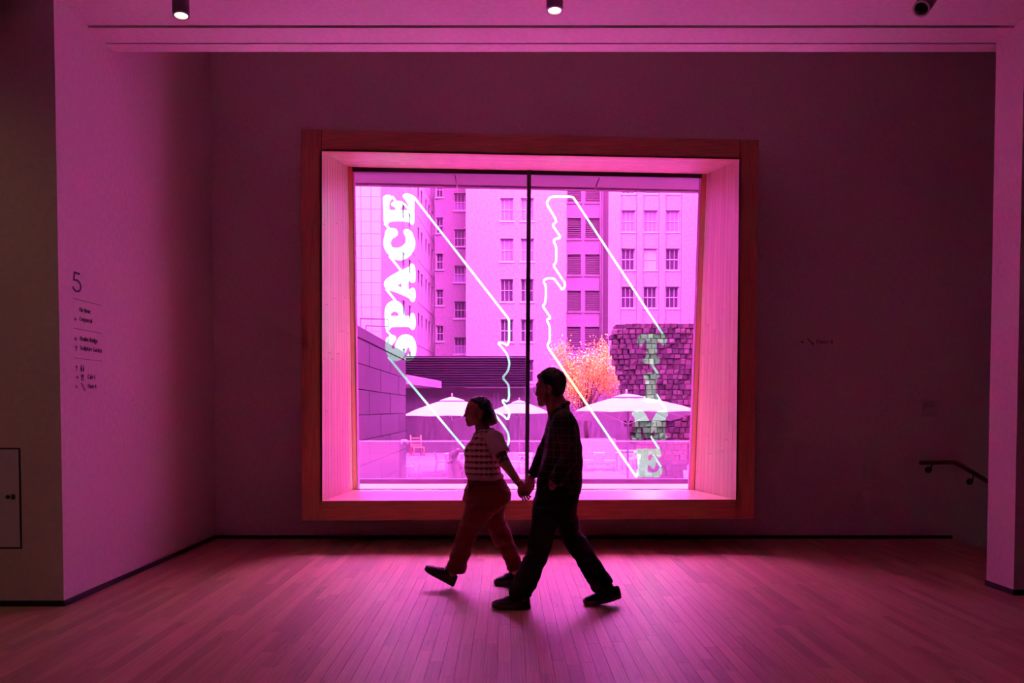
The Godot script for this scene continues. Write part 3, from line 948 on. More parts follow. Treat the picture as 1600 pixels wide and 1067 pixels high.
func build_buildings() -> void:
	var top := 40.0
	var rows := []
	for i in 8:
		var t := 5.45 + 3.235 * i - 3.235
		rows.append([t - 1.8, t])
	# main block
	var b := thing("apartment_building", "tall pale stone block beyond the courtyard with sash windows and a recessed bay", "building", Vector3(0, 0, -70))
	var bays := [[-0.42, 0.62], [1.23, 2.27]]
	part("front_wall", pierced(-3.2, 4.9, TERRACE_Y, top, bays, rows, 0.4), M["limestone"], b)
	part("side_wall", box_mesh(Vector3(-3.2, TERRACE_Y, -9), Vector3(-2.8, top, -0.4)), M["limestone"], b)
	part("side_wall", box_mesh(Vector3(4.5, TERRACE_Y, -9), Vector3(4.9, top, -0.4)), M["limestone"], b)
	part("inside", box_mesh(Vector3(-2.8, TERRACE_Y, -9), Vector3(4.5, top, -0.8)), M["limestone trim"], b)
	for r in 8:
		for c in 2:
			var p := ["pane dark", "pane dark"]
			if r == 5:
				p = ["pane blind", "pane blind"]
			elif r == 4:
				p = ["pane blind", "pane blind"]
			sash_window(b, bays[c][0], bays[c][1], rows[r][0], rows[r][1], -0.34, p, 3)
	# recessed louvred bay to its right
	var rec := [[5.55, 6.75], [7.15, 8.42]]
	var rrows := []
	for i in 8:
		rrows.append([rows[i][0] + 0.12, rows[i][1] + 0.16])
	var rn := Node3D.new()
	var rw := part("recess_wall", pierced(4.9, 8.75, TERRACE_Y, top, rec, rrows, 0.3), M["brick buff"], b, Vector3(0, 0, -8))
	for r in 8:
		for q in rec:
			var st := stool()
			box(st, Vector3(q[0], rrows[r][0], -0.3), Vector3(q[1], rrows[r][1], -0.26))
			for k in 11:
				var y: float = rrows[r][0] + 0.06 + k * 0.165
				hexa(st, [Vector3(q[0], y, -0.16), Vector3(q[0], y + 0.03, -0.16), Vector3(q[1], y + 0.03, -0.16), Vector3(q[1], y, -0.16),
					Vector3(q[0], y + 0.1, -0.26), Vector3(q[0], y + 0.13, -0.26), Vector3(q[1], y + 0.13, -0.26), Vector3(q[1], y + 0.1, -0.26)])
			part("louvre_vent", done(st), M["grille"], rw)
			part("sill", box_mesh(Vector3(q[0] - 0.1, rrows[r][0] - 0.15, -0.3), Vector3(q[1] + 0.1, rrows[r][0], 0.12)), M["limestone trim"], rw)
	part("downpipe", tube_mesh([Vector3(8.5, TERRACE_Y, 0.1), Vector3(8.5, top, 0.1)], 0.1, 8), M["limestone trim"], rw)
	rn.free()
	# right-hand wing with pilasters
	var rb := thing("office_building", "pale stone wing on the right with three window bays between pilasters", "building", Vector3(0, 0, -74))
	var rbays := [[9.78, 11.18], [11.68, 13.08], [13.58, 14.98]]
	part("front_wall", pierced(8.75, 22.0, TERRACE_Y, top, rbays, rows, 0.7, 0.3), M["limestone"], rb)
	part("side_wall", box_mesh(Vector3(8.75, TERRACE_Y, -6), Vector3(9.2, top, -0.7)), M["limestone"], rb)
	part("inside", box_mesh(Vector3(9.2, TERRACE_Y, -6), Vector3(22, top, -1.0)), M["limestone trim"], rb)
	for r in 8:
		for c in 3:
			var p := ["pane dark", "pane dark"]
			if r == 5:
				p = ["pane blind", "pane blind"]
			if r == 4 and c == 1:
				p = ["pane white", "pane white"]
			sash_window(rb, rbays[c][0] + 0.14, rbays[c][1] - 0.14, rows[r][0], rows[r][1], -0.64, p, 3)
			part("window_side", box_mesh(Vector3(rbays[c][0], rows[r][0], -0.68), Vector3(rbays[c][0] + 0.14, rows[r][1], -0.34)), M["limestone"], rb)
			part("window_side", box_mesh(Vector3(rbays[c][1] - 0.14, rows[r][0], -0.68), Vector3(rbays[c][1], rows[r][1], -0.34)), M["limestone"], rb)
	# set-back brick part between the wing and the main block
	var db := thing("brick_building", "shaded set-back brick building between the left wing and the pale block", "building", Vector3(0, 0, -76))
	var c1 := []
	var c2 := []
	for i in 8:
		var t := 18.15 + (i - 5) * 3.13
		c1.append([t - 1.35, t])
		c2.append([t + 2.1 - 1.45, t + 2.1])
	part("front_wall", pierced(-6.5, -4.9, TERRACE_Y, top, [[-6.06, -5.46]], c1, 0.4), M["brick buff"], db)
	part("front_wall", pierced(-4.9, -3.22, TERRACE_Y, top, [[-4.5, -3.3]], c2, 0.4), M["brick buff"], db)
	part("inside", box_mesh(Vector3(-6.5, TERRACE_Y, -3), Vector3(-3.25, top, -0.5)), M["brick buff"], db)
	for i in 8:
		sash_window(db, -6.06, -5.46, c1[i][0], c1[i][1], -0.3, ["pane dark", "pane dark"], 2)
		sash_window(db, -4.5, -3.3, c2[i][0], c2[i][1], -0.3, ["pane dark", "pane blind" if i % 2 else "pane dark"], 4)
	# left wing, its long side receding, with paired slits
	var lw := thing("side_building", "long pale wing receding on the left with rows of narrow dark windows", "building", Vector3(-7.06, 0, -51.5), atan2(24.5, 0.87))
	var slots := []
	for s in [1.3, 3.6, 6.2, 9.0, 13.6, 15.5, 18.1, 20.1, 22.4]:
		slots.append([s, s + 1.05])
	var lrows := []
	for i in 8:
		var t := 18.3 + (i - 5) * 3.2
		lrows.append([t - 1.9, t])
	part("side_wall", pierced(-1.5, 24.46, TERRACE_Y, top, slots, lrows, 0.5), M["limestone"], lw)
	part("inside", box_mesh(Vector3(-1.5, TERRACE_Y, -6), Vector3(24.2, top, -0.55)), M["limestone trim"], lw)
	for r in lrows:
		for s in slots:
			var w := part("window", box_mesh(Vector3(s[0], r[0] + 1.0, -0.3), Vector3(s[1], r[1], -0.05)), M["window slit"], lw)
			part("blind", box_mesh(Vector3(s[0], r[0], -0.3), Vector3(s[1], r[0] + 1.0, -0.045)), M["limestone trim"], w)
		part("string_course", box_mesh(Vector3(-1.5, r[0] - 0.55, 0), Vector3(24.3, r[0] - 0.5, 0.02)), M["limestone trim"], lw)
	for x in [0.2, 12.2]:
		part("pilaster", box_mesh(Vector3(x, TERRACE_Y, 0), Vector3(x + 0.5, top, 0.12)), M["limestone"], lw)
	# tiled building at the far left, panels picked out one by one
	var tb := thing("tiled_building", "white building clad in square panels at the left edge of the view", "building", Vector3(-7.2, 0, -40))
	part("core", box_mesh(Vector3(-6.0, TERRACE_Y, -8), Vector3(1.5, 15.0, -0.03)), M["tile joint"], tb)
	for i in 8:
		for j in 23:
			var x0 := -2.2 + i * 0.46
			var y0 := 2.2 + j * 0.56
			var st := stool()
			bevel_box(st, Vector3(x0 + 0.008, y0 + 0.008, -0.04), Vector3(x0 + 0.452, y0 + 0.552, rng.randf_range(-0.004, 0.004)), 0.004)
			part("wall_tile", done(st), M["tile white"], tb)
	var pr := thing("pipe_rail", "thin pipe rail standing behind the stone wall", "railing", Vector3(-6.45, TERRACE_Y, -38.5))
	for e in [[0.0, 6.65, 1.25], [0.25, 6.33, 1.25]]:
		part("pipe", tube_mesh([Vector3(e[0], 0, 0), Vector3(e[0], e[1], 0), Vector3(e[2], e[1] - 0.05, 0.1), Vector3(e[2], 0, 0.1)], 0.035, 8), M["concrete"], pr)


# ---------------------------------------------------------------- things on the terrace
func umbrella(label: String, at: Vector3, half: float, turn: float, tilt: float) -> void:
	var o := thing("patio_umbrella", label, "umbrella", at, turn, "white patio umbrellas in the courtyard")
	part("base", box_mesh(Vector3(-0.35, 0, -0.35), Vector3(0.35, 0.09, 0.35)), M["curb"], o)
	part("pole", tube_mesh([Vector3(0, 0.09, 0), Vector3(0, 2.98, 0)], 0.035, 10), M["sash white"], o)
	var st := stool()
	var rings := []
	var ringsb := []
	for k in [[0.14, 2.98], [0.4, 2.86], [0.75, 2.63], [1.0, 2.42]]:
		var ring := PackedVector3Array()
		var rb := PackedVector3Array()
		for c in 32:
			var a := TAU * c / 32.0
			var q := 1.0 / maxf(absf(cos(a)), absf(sin(a)))
			var sag: float = (1.0 - absf(cos(a * 4.0))) * 0.03 * k[0]
			ring.append(Vector3(cos(a) * q * half * k[0], k[1] - sag, sin(a) * q * half * k[0]))
			rb.append(Vector3(cos(a) * q * (half * k[0] - 0.012), k[1] - sag - 0.012, sin(a) * q * (half * k[0] - 0.012)))
		rings.append(ring)
		ringsb.insert(0, rb)
	rings.append_array(ringsb)
	loft(st, rings, true)
	var cn := part("canopy", done(st), M["canvas"], o, Vector3.ZERO, Vector3(tilt, 0, 0))
	var vt := stool()
	var vr := []
	for k in [[0.03, 3.10], [0.13, 3.05], [0.27, 2.965], [0.27, 2.955], [0.1, 3.03]]:
		var ring := PackedVector3Array()
		for c in 16:
			var a := TAU * c / 16.0
			var q := 1.0 / maxf(absf(cos(a)), absf(sin(a)))
			ring.append(Vector3(cos(a) * q * half * k[0], k[1], sin(a) * q * half * k[0]))
		vr.append(ring)
	loft(vt, vr, true)
	part("vent", done(vt), M["canvas"], cn)
	part("finial", tube_mesh([Vector3(0, 3.05, 0), Vector3(0, 3.24, 0)], 0.03, 8), M["sash white"], cn)
	for c in 8:
		var a := TAU * c / 8.0
		var q := 1.0 / maxf(absf(cos(a)), absf(sin(a)))
		part("rib", tube_mesh([Vector3(0, 2.9, 0), Vector3(cos(a) * q * half * 0.98, 2.385, sin(a) * q * half * 0.98)], 0.014, 6), M["pale metal"], cn)
	for c in 4:
		var a := TAU * c / 4.0
		part("strut", tube_mesh([Vector3(0, 2.15, 0), Vector3(cos(a) * half * 0.55, 2.58, sin(a) * half * 0.55)], 0.012, 6), M["pale metal"], o)


func make_chair() -> Node3D:
	var o := thing("garden_chair", "white garden chair", "chair", Vector3.ZERO, 0.0, "white chairs in the courtyard")
	var s := stool()
	bevel_box(s, Vector3(-0.24, 0.42, -0.24), Vector3(0.24, 0.46, 0.24), 0.01)
	part("seat", done(s), M["white chair"], o)
	var b := stool()
	hexa(b, [Vector3(-0.23, 0.5, -0.20), Vector3(-0.22, 0.84, -0.28), Vector3(0.22, 0.84, -0.28), Vector3(0.23, 0.5, -0.20),
		Vector3(-0.23, 0.5, -0.225), Vector3(-0.22, 0.84, -0.305), Vector3(0.22, 0.84, -0.305), Vector3(0.23, 0.5, -0.225)])
	part("backrest", done(b), M["white chair"], o)
	for x in [-1, 1]:
		part("leg", tube_mesh([Vector3(0.21 * x, 0.42, 0.21), Vector3(0.235 * x, 0, 0.25)], 0.02, 6), M["white chair"], o)
		part("leg", tube_mesh([Vector3(0.21 * x, 0.52, -0.21), Vector3(0.22 * x, 0.42, -0.2), Vector3(0.235 * x, 0, -0.27)], 0.02, 6), M["white chair"], o)
		part("armrest", tube_mesh([Vector3(0.22 * x, 0.66, -0.25), Vector3(0.25 * x, 0.65, 0.1), Vector3(0.225 * x, 0.45, 0.2)], 0.016, 6), M["white chair"], o)
	return o


func build_terrace_things() -> void:
	var ty := TERRACE_Y
	umbrella("big white square umbrella on the right in front of the dark stone stack", Vector3(3.78, ty, -26.7), 1.82, 0.03, -0.085)
	umbrella("white square umbrella on the left beside the receding stone wall", Vector3(-2.1, ty, -34.0), 1.72, 0.0, 0.02)
	umbrella("middle white umbrella at the far end of the courtyard behind the mullion", Vector3(0.72, ty, -46.0), 1.6, 0.0, 0.0)
	# chairs and tables
	var proto := make_chair()
	var spots := [
		[-2.66, -36.0, PI / 2 + 0.2, "white garden chair left of the stele, facing right"],
		[-1.75, -36.0, -PI / 2, "white garden chair half hidden behind the woman, facing left"],
		[-3.55, -33.0, PI / 2 - 0.3, "white garden chair at the far end of the stone wall"],
		[0.36, -36.0, PI - 0.1, "white garden chair seen from behind just left of the black mullion"],
		[0.78, -35.4, -PI / 2 + 0.3, "white garden chair close to the mullion, turned sideways"],
		[4.40, -36.6, PI, "white garden chair with its back to the window under the right umbrella"],
		[5.35, -37.6, -PI / 2, "white garden chair side-on at the right end of the white table"],
		[3.55, -36.8, PI - 0.2, "white garden chair right behind the man"],
		[5.75, -38.5, -PI / 2 + 0.4, "white garden chair left of the dark stone stack"]]
	for i in spots.size():
		var c := proto
		if i:
			c = proto.duplicate()
			c.name = numbered("garden_chair")
			add_child(c, true)
		c.position = Vector3(spots[i][0], ty, spots[i][1])
		c.rotation.y = spots[i][2]
		c.set_meta("label", spots[i][3])
	for t in [[4.2, -37.6, 1.5, "white table with chairs under the right umbrella"], [-2.2, -36.9, 0.8, "small white table between two chairs behind the stele"], [0.6, -37.4, 0.9, "white table at the foot of the middle umbrella"], [5.6, -39.6, 1.0, "white slatted table beside the dark stone stack"]]:
		var o := thing("garden_table", t[3], "table", Vector3(t[0], ty, t[1]), 0.0, "white tables in the courtyard")
		var s := stool()
		bevel_box(s, Vector3(-t[2] / 2, 0.70, -0.4), Vector3(t[2] / 2, 0.74, 0.4), 0.008)
		part("tabletop", done(s), M["white chair"], o)
		for x in [-1, 1]:
			for z in [-1, 1]:
				part("leg", box_mesh(Vector3(x * (t[2] / 2 - 0.06) - 0.025, 0, z * 0.34 - 0.025), Vector3(x * (t[2] / 2 - 0.06) + 0.025, 0.7, z * 0.34 + 0.025)), M["white chair"], o)
	# planter with the golden tree
	var pl := thing("planter_box", "long white planter box under the golden tree", "planter", Vector3(4.25, ty, -42.0))
	var ps := stool()
	bevel_box(ps, Vector3(-1.5, 0, -0.5), Vector3(1.05, 1.2, 0.5), 0.02)
	part("box", done(ps), M["planter"], pl)
	part("soil", box_mesh(Vector3(-1.42, 1.15, -0.42), Vector3(0.97, 1.215, 0.42)), M["soil"], pl)
	build_tree(Vector3(3.95, ty + 1.216, -42.0))
	# stack of rough dark blocks
	build_stack()
	# stele with a dark figure
	var sl := thing("stone_stele", "grey slanted stele standing behind the glass railing", "sculpture", Vector3(-1.27, ty, -21.0))
	var ss := stool()
	hexa(ss, [Vector3(-0.17, 0, 0.15), Vector3(-0.11, 1.55, 0.1), Vector3(0.02, 1.60, 0.1), Vector3(0.12, 0, 0.15),
		Vector3(-0.17, 0, -0.2), Vector3(-0.11, 1.55, -0.1), Vector3(0.02, 1.60, -0.1), Vector3(0.12, 0, -0.2)])
	part("shaft", done(ss), M["stele"], sl)
	var fg := thing("bronze_figure", "dark lumpy bronze figure leaning on the grey stele", "sculpture", Vector3(-1.19, ty, -20.7))
	var F := Fld.new(Vector3(-0.3, 0, -0.25), Vector3(0.35, 1.85, 0.25), 0.022)
	F.bone(Vector3(0.1, 0.0, 0), Vector3(0.12, 0.75, 0), 0.09, 0.10, 0.03)
	F.bone(Vector3(0.12, 0.75, 0), Vector3(0.0, 1.2, 0), 0.12, 0.10, 0.04)
	F.bone(Vector3(0.02, 1.2, 0), Vector3(-0.04, 1.48, 0), 0.10, 0.07, 0.04)
	F.bone(Vector3(-0.04, 1.5, 0), Vector3(0.05, 1.62, 0.02), 0.07, 0.06, 0.03)
	F.bone(Vector3(0.05, 1.35, 0.02), Vector3(0.2, 1.2, 0.05), 0.07, 0.05, 0.03)
	F.bone(Vector3(0.2, 1.2, 0.05), Vector3(0.18, 0.95, 0.06), 0.05, 0.05, 0.03)
	F.bone(Vector3(-0.05, 1.4, 0), Vector3(-0.18, 1.33, 0), 0.05, 0.04, 0.03)
	var A := Acc.new()
	A.take(F, Color.WHITE)
	part("figure", A.mesh(), M["bronze"], fg)
	# orange easel chair near the far wall
	var ez := thing("easel_chair", "orange wooden ladder chair by the far left of the courtyard", "chair", Vector3(-5.0, ty, -49.0), 0.4)
	for x in [-0.3, 0.3]:
		part("leg", tube_mesh([Vector3(x, 0, -0.25), Vector3(x, 1.15, -0.35)], 0.04, 6), M["orange wood"], ez)
		part("leg", tube_mesh([Vector3(x, 0, 0.3), Vector3(x, 0.5, 0.25)], 0.04, 6), M["orange wood"], ez)
	for y in [0.55, 0.75, 0.95]:
		part("rung", box_mesh(Vector3(-0.3, y, -0.33), Vector3(0.3, y + 0.07, -0.29)), M["orange wood"], ez)
	part("seat", box_mesh(Vector3(-0.34, 0.44, -0.3), Vector3(0.34, 0.49, 0.32)), M["orange wood"], ez)


func build_tree(at: Vector3) -> void:
	var t := thing("garden_tree", "small tree with golden orange leaves in front of the pale buildings", "tree", at)
	var r := RandomNumberGenerator.new()
	r.seed = 77
	part("trunk", tube_mesh([Vector3(0, 0.006, 0), Vector3(-0.06, 0.7, 0.02), Vector3(0.02, 1.5, 0)], 0.11, 10, 0.07), M["bark"], t)
	var br := stool()
	smooth(br)
	var tips := []
	for i in 16:
		var a := TAU * i / 16.0 + r.randf() * 0.4
		var reach := r.randf_range(0.6, 1.7)
		var up := r.randf_range(1.9, 4.4)
		reach *= clampf(1.25 - absf(up - 3.0) * 0.34, 0.4, 1.0)
		var s := Vector3(-0.04, r.randf_range(0.8, 1.5), 0)
		var e := Vector3(cos(a) * reach, up, sin(a) * reach)
		var mid := s.lerp(e, 0.5) + Vector3(0, 0.15, 0)
		tube(br, [s, mid, e], 0.035, 6, 0.012)
		tips.append(mid.lerp(e, 0.4))
		tips.append(e)
	tube(br, [Vector3(-0.05, 0.75, 0), Vector3(-0.4, 1.5, 0.1), Vector3(-0.5, 2.2, 0.1)], 0.05, 6, 0.02)
	part("branches", done(br), M["bark"], t)
	# leaves: small folded blades spread round the branch tips
	var lf := stool()
	tri(lf, Vector3(0, 0, 0), Vector3(-0.5, 0.5, 0.12), Vector3(0, 1, 0))
	tri(lf, Vector3(0, 0, 0), Vector3(0, 1, 0), Vector3(0.5, 0.5, 0.12))
	var mesh := done(lf)
	var mm := MultiMesh.new()
	mm.transform_format = MultiMesh.TRANSFORM_3D
	mm.use_colors = true
	mm.mesh = mesh
	var n := 9000
	mm.instance_count = n
	for i in n:
		var c: Vector3 = tips[r.randi() % tips.size()]
		var p := c + Vector3(r.randfn(), r.randfn(), r.randfn()) * 0.27
		p.y = maxf(p.y, 0.9)
		var s := r.randf_range(0.07, 0.13)
		var basis := Basis.from_euler(Vector3(r.randf() * TAU, r.randf() * TAU, r.randf() * TAU)).scaled(Vector3(s * 0.7, s, s))
		mm.set_instance_transform(i, Transform3D(basis, p))
		var k := r.randf_range(0.75, 1.15)
		mm.set_instance_color(i, Color(k, k * r.randf_range(0.7, 1.1), k))
	var mi := MultiMeshInstance3D.new()
	mi.name = "leaves"
	mi.multimesh = mm
	mi.material_override = M["leaf gold"]
	mi.set_meta("kind", "stuff")
	t.add_child(mi, true)


func build_stack() -> void:
	var o := thing("block_stack", "towering dark stack of rough stone blocks on the right of the courtyard", "sculpture", Vector3(5.35, TERRACE_Y, -30.0))
	var r := RandomNumberGenerator.new()
	r.seed = 5
	# outline: height above the terrace -> left and right edge
	var left := [[0.0, -0.75], [0.9, -0.72], [1.3, -0.95], [2.3, -1.28], [3.5, -1.42], [4.2, -1.66], [5.0, -1.74], [5.62, -1.70]]
	var right := [[0.0, 0.55], [0.5, 0.85], [0.9, 1.15], [1.4, 1.35], [5.62, 1.75]]
	var edge := func(tab: Array, y: float) -> float:
		for i in tab.size() - 1:
			if y <= tab[i + 1][0]:
				return lerpf(tab[i][1], tab[i + 1][1], (y - tab[i][0]) / (tab[i + 1][0] - tab[i][0]))
		return tab[-1][1]
	var blocks := []
	var core := stool()
	var y := 0.0
	var row := 0
	while y < 5.55:
		var h := r.randf_range(0.155, 0.205)
		var xl: float = edge.call(left, y)
		var xr: float = edge.call(right, y)
		var ytop_mid := 5.62
		var x := xl + r.randf_range(-0.06, 0.06)
		while x < xr - 0.08:
			var w := r.randf_range(0.16, 0.25)
			var u := (x + w / 2 - (xl + xr) / 2) / ((xr - xl) / 2)
			var lim := 5.62 - 0.22 * u * u - (0.1 if u < -0.75 else 0.0)
			if y + h < lim + 0.03:
				var z := 0.75 * sqrt(maxf(0.05, 1.0 - u * u * 0.85)) + r.randf_range(-0.05, 0.06)
				var p := []
				for q in [[0, 0, 1], [0, 1, 1], [1, 1, 1], [1, 0, 1], [0, 0, 0], [0, 1, 0], [1, 1, 0], [1, 0, 0]]:
					var j := Vector3(r.randf_range(-0.012, 0.012), r.randf_range(-0.01, 0.01), r.randf_range(-0.025, 0.025))
					p.append(Vector3(x + 0.004 + q[0] * (w - 0.008), y + 0.003 + q[1] * (h - 0.006), (z if q[2] else z - 0.45)) + j)
				# pulled-in front face gives each block a rough rounded front
				var f := []
				var c: Vector3 = (Vector3(p[0]) + p[1] + p[2] + p[3]) / 4.0
				for k in 4:
					var v: Vector3 = p[k]
					f.append(v.lerp(c, 0.2) + Vector3(0, 0, r.randf_range(0.02, 0.06)))
				blocks.append([w * h, p, f, r.randi() % 4])
			x += w
		box(core, Vector3(xl + 0.15, y, -0.6), Vector3(xr - 0.12, minf(y + h, 5.4), 0.25))
		y += h
		row += 1
	part("core", done(core), M["lava stone"], o)
	blocks.sort_custom(func(a, b): return a[0] > b[0])
	var kinds := ["lava stone", "lava stone", "lava stone warm", "lava stone pale"]
	var small := [stool(), stool(), stool(), stool()]
	for i in blocks.size():
		var b: Array = blocks[i]
		var p: Array = b[1]
		var f: Array = b[2]
		var st: SurfaceTool = stool() if i < 300 else small[b[3]]
		hexa(st, p)
		hexa(st, [f[0], f[1], f[2], f[3], p[0], p[1], p[2], p[3]])
		if i < 300:
			part("block", done(st), M[kinds[b[3]]], o)
	if blocks.size() > 300:
		for k in 4:
			part("blocks", done(small[k]), M[kinds[k]], o).set_meta("kind", "stuff")


# ---------------------------------------------------------------- writing on the walls
func words(parent: Node3D, text: String, x: float, y: float, size: float, m: String, bold := false) -> void:
	var t := TextMesh.new()
	t.text = text
	var f := SystemFont.new()
	f.font_names = PackedStringArray(["Droid Sans"])
	f.font_weight = 700 if bold else 400
	t.font = f
	t.font_size = 64
	t.pixel_size = size / 64.0
	t.depth = 0.003
	t.curve_step = 1.0
	t.horizontal_alignment = HORIZONTAL_ALIGNMENT_LEFT
	t.vertical_alignment = VERTICAL_ALIGNMENT_BOTTOM
	part("lettering", t, M[m], parent, Vector3(x, y, 0.0015))


func arrow(parent: Node3D, x: float, y: float, s: float, dir: float) -> void:
	var st := stool()
	for e in [[Vector2(-0.5, 0), Vector2(0.5, 0)], [Vector2(0.5, 0), Vector2(0.15, 0.32)], [Vector2(0.5, 0), Vector2(0.15, -0.32)]]:
		var a: Vector2 = e[0].rotated(dir) * s
		var b: Vector2 = e[1].rotated(dir) * s
		stroke(st, a, b, s * 0.13)
	part("arrow", done(st), M["sign black"], parent, Vector3(x, y, 0))


func stroke(st: SurfaceTool, a: Vector2, b: Vector2, w: float) -> void:
	var n := (b - a).normalized().orthogonal() * w / 2.0
	var p := []
	for z in [0.003, 0.0]:
		for v in [a + n, b + n, b - n, a - n]:
			p.append(Vector3(v.x, v.y, z))
	hexa(st, p)


func stair_icon(parent: Node3D, x: float, y: float, s: float) -> void:
	var st := stool()
	for i in 4:
		var a := Vector2(-0.5 + i * 0.25, 0.5 - i * 0.25) * s
		stroke(st, a, a + Vector2(0.25, 0) * s, s * 0.12)
		stroke(st, a + Vector2(0.25, 0.04) * s, a + Vector2(0.25, -0.29) * s, s * 0.12)
	part("stair_symbol", done(st), M["sign black"], parent, Vector3(x, y, 0))


func build_signs() -> void:
	# directory on the left wall; its x runs away from the viewer
	var d := thing("wall_directory", "black vinyl directory with a large 5 on the left side wall", "sign", Vector3(LEFT_X + 0.0005, 0, -6.32), PI / 2)
	# five: built from strokes
	var five := stool()
	var f5 := func(x: float, y: float) -> Vector2:
		return Vector2(x, 2.268 + (y - 2.215) * 0.64)
	var arc := []
	for q in [[0.012, 2.335], [0.045, 2.344], [0.085, 2.335], [0.11, 2.31], [0.118, 2.28], [0.11, 2.245], [0.085, 2.222], [0.05, 2.215], [0.02, 2.225], [0.0, 2.25]]:
		arc.append(f5.call(q[0], q[1]))
	stroke(five, f5.call(0.02, 2.425), f5.call(0.105, 2.425), 0.0125)
	stroke(five, f5.call(0.026, 2.433), f5.call(0.014, 2.330), 0.014)
	for i in arc.size() - 1:
		stroke(five, arc[i], arc[i + 1] + (arc[i + 1] - arc[i]).normalized() * 0.004, 0.0135)
	part("numeral", done(five), M["sign black"], d)
	for y in [2.209, 1.992, 1.776]:
		part("rule", box_mesh(Vector3(0.0, y, 0), Vector3(0.44, y + 0.004, 0.002)), M["rule gray"], d)
	var px := 0.044
	for w in [["On View:", 0.09, 2.114], ["Corporeal", 0.09, 2.046], ["Oculus Bridge", 0.09, 1.901], ["Sculpture Garden", 0.09, 1.832], ["Cafe 5", 0.20, 1.621], ["Floor 4", 0.20, 1.551]]:
		words(d, w[0], w[1], w[2], px, "sign black")
	for w in [[2.062, PI], [1.918, PI], [1.850, PI / 2], [1.705, PI / 2], [1.637, 0.0], [1.567, PI]]:
		arrow(d, 0.035, w[0], 0.036, w[1])
	# two standing figures
	var wc := stool()
	for x in [0.105, 0.137]:
		stroke(wc, Vector2(x, 1.682), Vector2(x, 1.718), 0.010)
		stroke(wc, Vector2(x - 0.008, 1.701), Vector2(x + 0.008, 1.701), 0.018)
		stroke(wc, Vector2(x, 1.722), Vector2(x, 1.731), 0.009)
	part("restroom_symbol", done(wc), M["sign black"], d)
	var fk := stool()
	for x in [0.108, 0.130]:
		stroke(fk, Vector2(x, 1.613), Vector2(x, 1.662), 0.006)
		stroke(fk, Vector2(x, 1.642), Vector2(x, 1.662), 0.013)
	part("cutlery_symbol", done(fk), M["sign black"], d)
	stair_icon(d, 0.125, 1.567, 0.055)
	# floor 4 sign on the back wall
	var f := thing("stair_sign", "small black Floor 4 sign with arrow on the back wall right of the window", "sign", Vector3(3.16, 0, WALL_Z + 0.0005))
	arrow(f, 0.03, 2.13, 0.045, 0)
	stair_icon(f, 0.125, 2.13, 0.065)
	words(f, "Floor 4", 0.19, 2.098, 0.058, "sign black")
	# faint notice near the handrail
	var n := thing("wall_notice", "small pale notice with lines of print above the handrail", "sign", Vector3(4.586, 1.414, WALL_Z))
	var ns := stool()
	bevel_box(ns, Vector3(-0.088, -0.09, 0), Vector3(0.088, 0.09, 0.006), 0.002)
	part("plate", done(ns), M["notice"], n)
	var ln := stool()
	for i in 4:
		var w: float = [0.11, 0.12, 0.12, 0.03][i]
		box(ln, Vector3(-0.07, 0.066 - i * 0.022, 0.005), Vector3(-0.07 + w, 0.072 - i * 0.022, 0.0075))
	part("print_lines", done(ln), M["rule gray"], n)


# ---------------------------------------------------------------- lamps
func lamp(label: String, top: Vector3, dir: Vector3, length: float, lit: bool, energy := LAMP_E, cone := 38.0) -> void:
	var o := thing("ceiling_spotlight", label, "lamp", top, 0.0, "cylinder spotlights under the ceiling")
	var d := dir.normalized()
	part("stem", tube_mesh([Vector3(0, 0.02, 0), Vector3(0, -0.06, 0)], 0.014, 10), M["lamp body"], o)
	part("canopy", tube_mesh([Vector3(0, 0.005, 0), Vector3(0, -0.012, 0)], 0.05, 20), M["lamp body"], o)
	var a := Vector3(0, -0.05, 0) - d * 0.04
	var b := a + d * length
	# hollow cylinder with a rolled rim
	var rings := []
	var u := d.cross(Vector3.RIGHT if absf(d.x) < 0.9 else Vector3.UP).normalized()
	var v := u.cross(d)
	for k in [[0.0, 0.050], [0.004, 0.054], [length, 0.054], [length, 0.049], [length - 0.06, 0.047]]:
		var ring := PackedVector3Array()
		for j in 28:
			var t := TAU * j / 28.0
			ring.append(a + d * k[0] + (u * cos(t) + v * sin(t)) * k[1])
		rings.append(ring)
	var st := stool()
	loft(st, rings, false)
	var body := part("housing", done(st), M["lamp body"], o)
	var cap := stool()
	tube(cap, [a - d * 0.0, a + d * 0.004], 0.05, 28)
	part("back_cap", done(cap), M["lamp body"], body)
	var rim := stool()
	var rr := []
	for k in [[length - 0.004, 0.054], [length + 0.004, 0.0545], [length + 0.004, 0.042], [length - 0.004, 0.042], [length - 0.004, 0.054]]:
		var ring := PackedVector3Array()
		for j in 28:
			var t := TAU * j / 28.0
			ring.append(a + d * k[0] + (u * cos(t) + v * sin(t)) * k[1])
		rr.append(ring)
	loft(rim, rr, false)
	part("rim", done(rim), M["lamp rim"], o)
	var face := stool()
	if lit:
		tube(face, [b - d * 0.02, b - d * 0.008], 0.044, 28)
		part("lamp_glow", done(face), M["lamp glow"], o)
		var s := SpotLight3D.new()
		s.name = "lamp_light"
		s.light_energy = energy
		s.light_color = Color(1.0, 0.84, 0.68)
		s.spot_angle = cone
		s.spot_angle_attenuation = 0.7
		s.spot_range = 25.0
		s.spot_attenuation = 2.0
		s.light_size = 0.04
		s.shadow_enabled = true
		o.add_child(s)
		s.position = b + d * 0.02
		s.basis = Basis.looking_at(d, Vector3.RIGHT)
	else:
		tube(face, [b - d * 0.05, b - d * 0.04], 0.046, 28)
		part("lens", done(face), M["lamp inside"], o)

const LAMP_E := 0.12


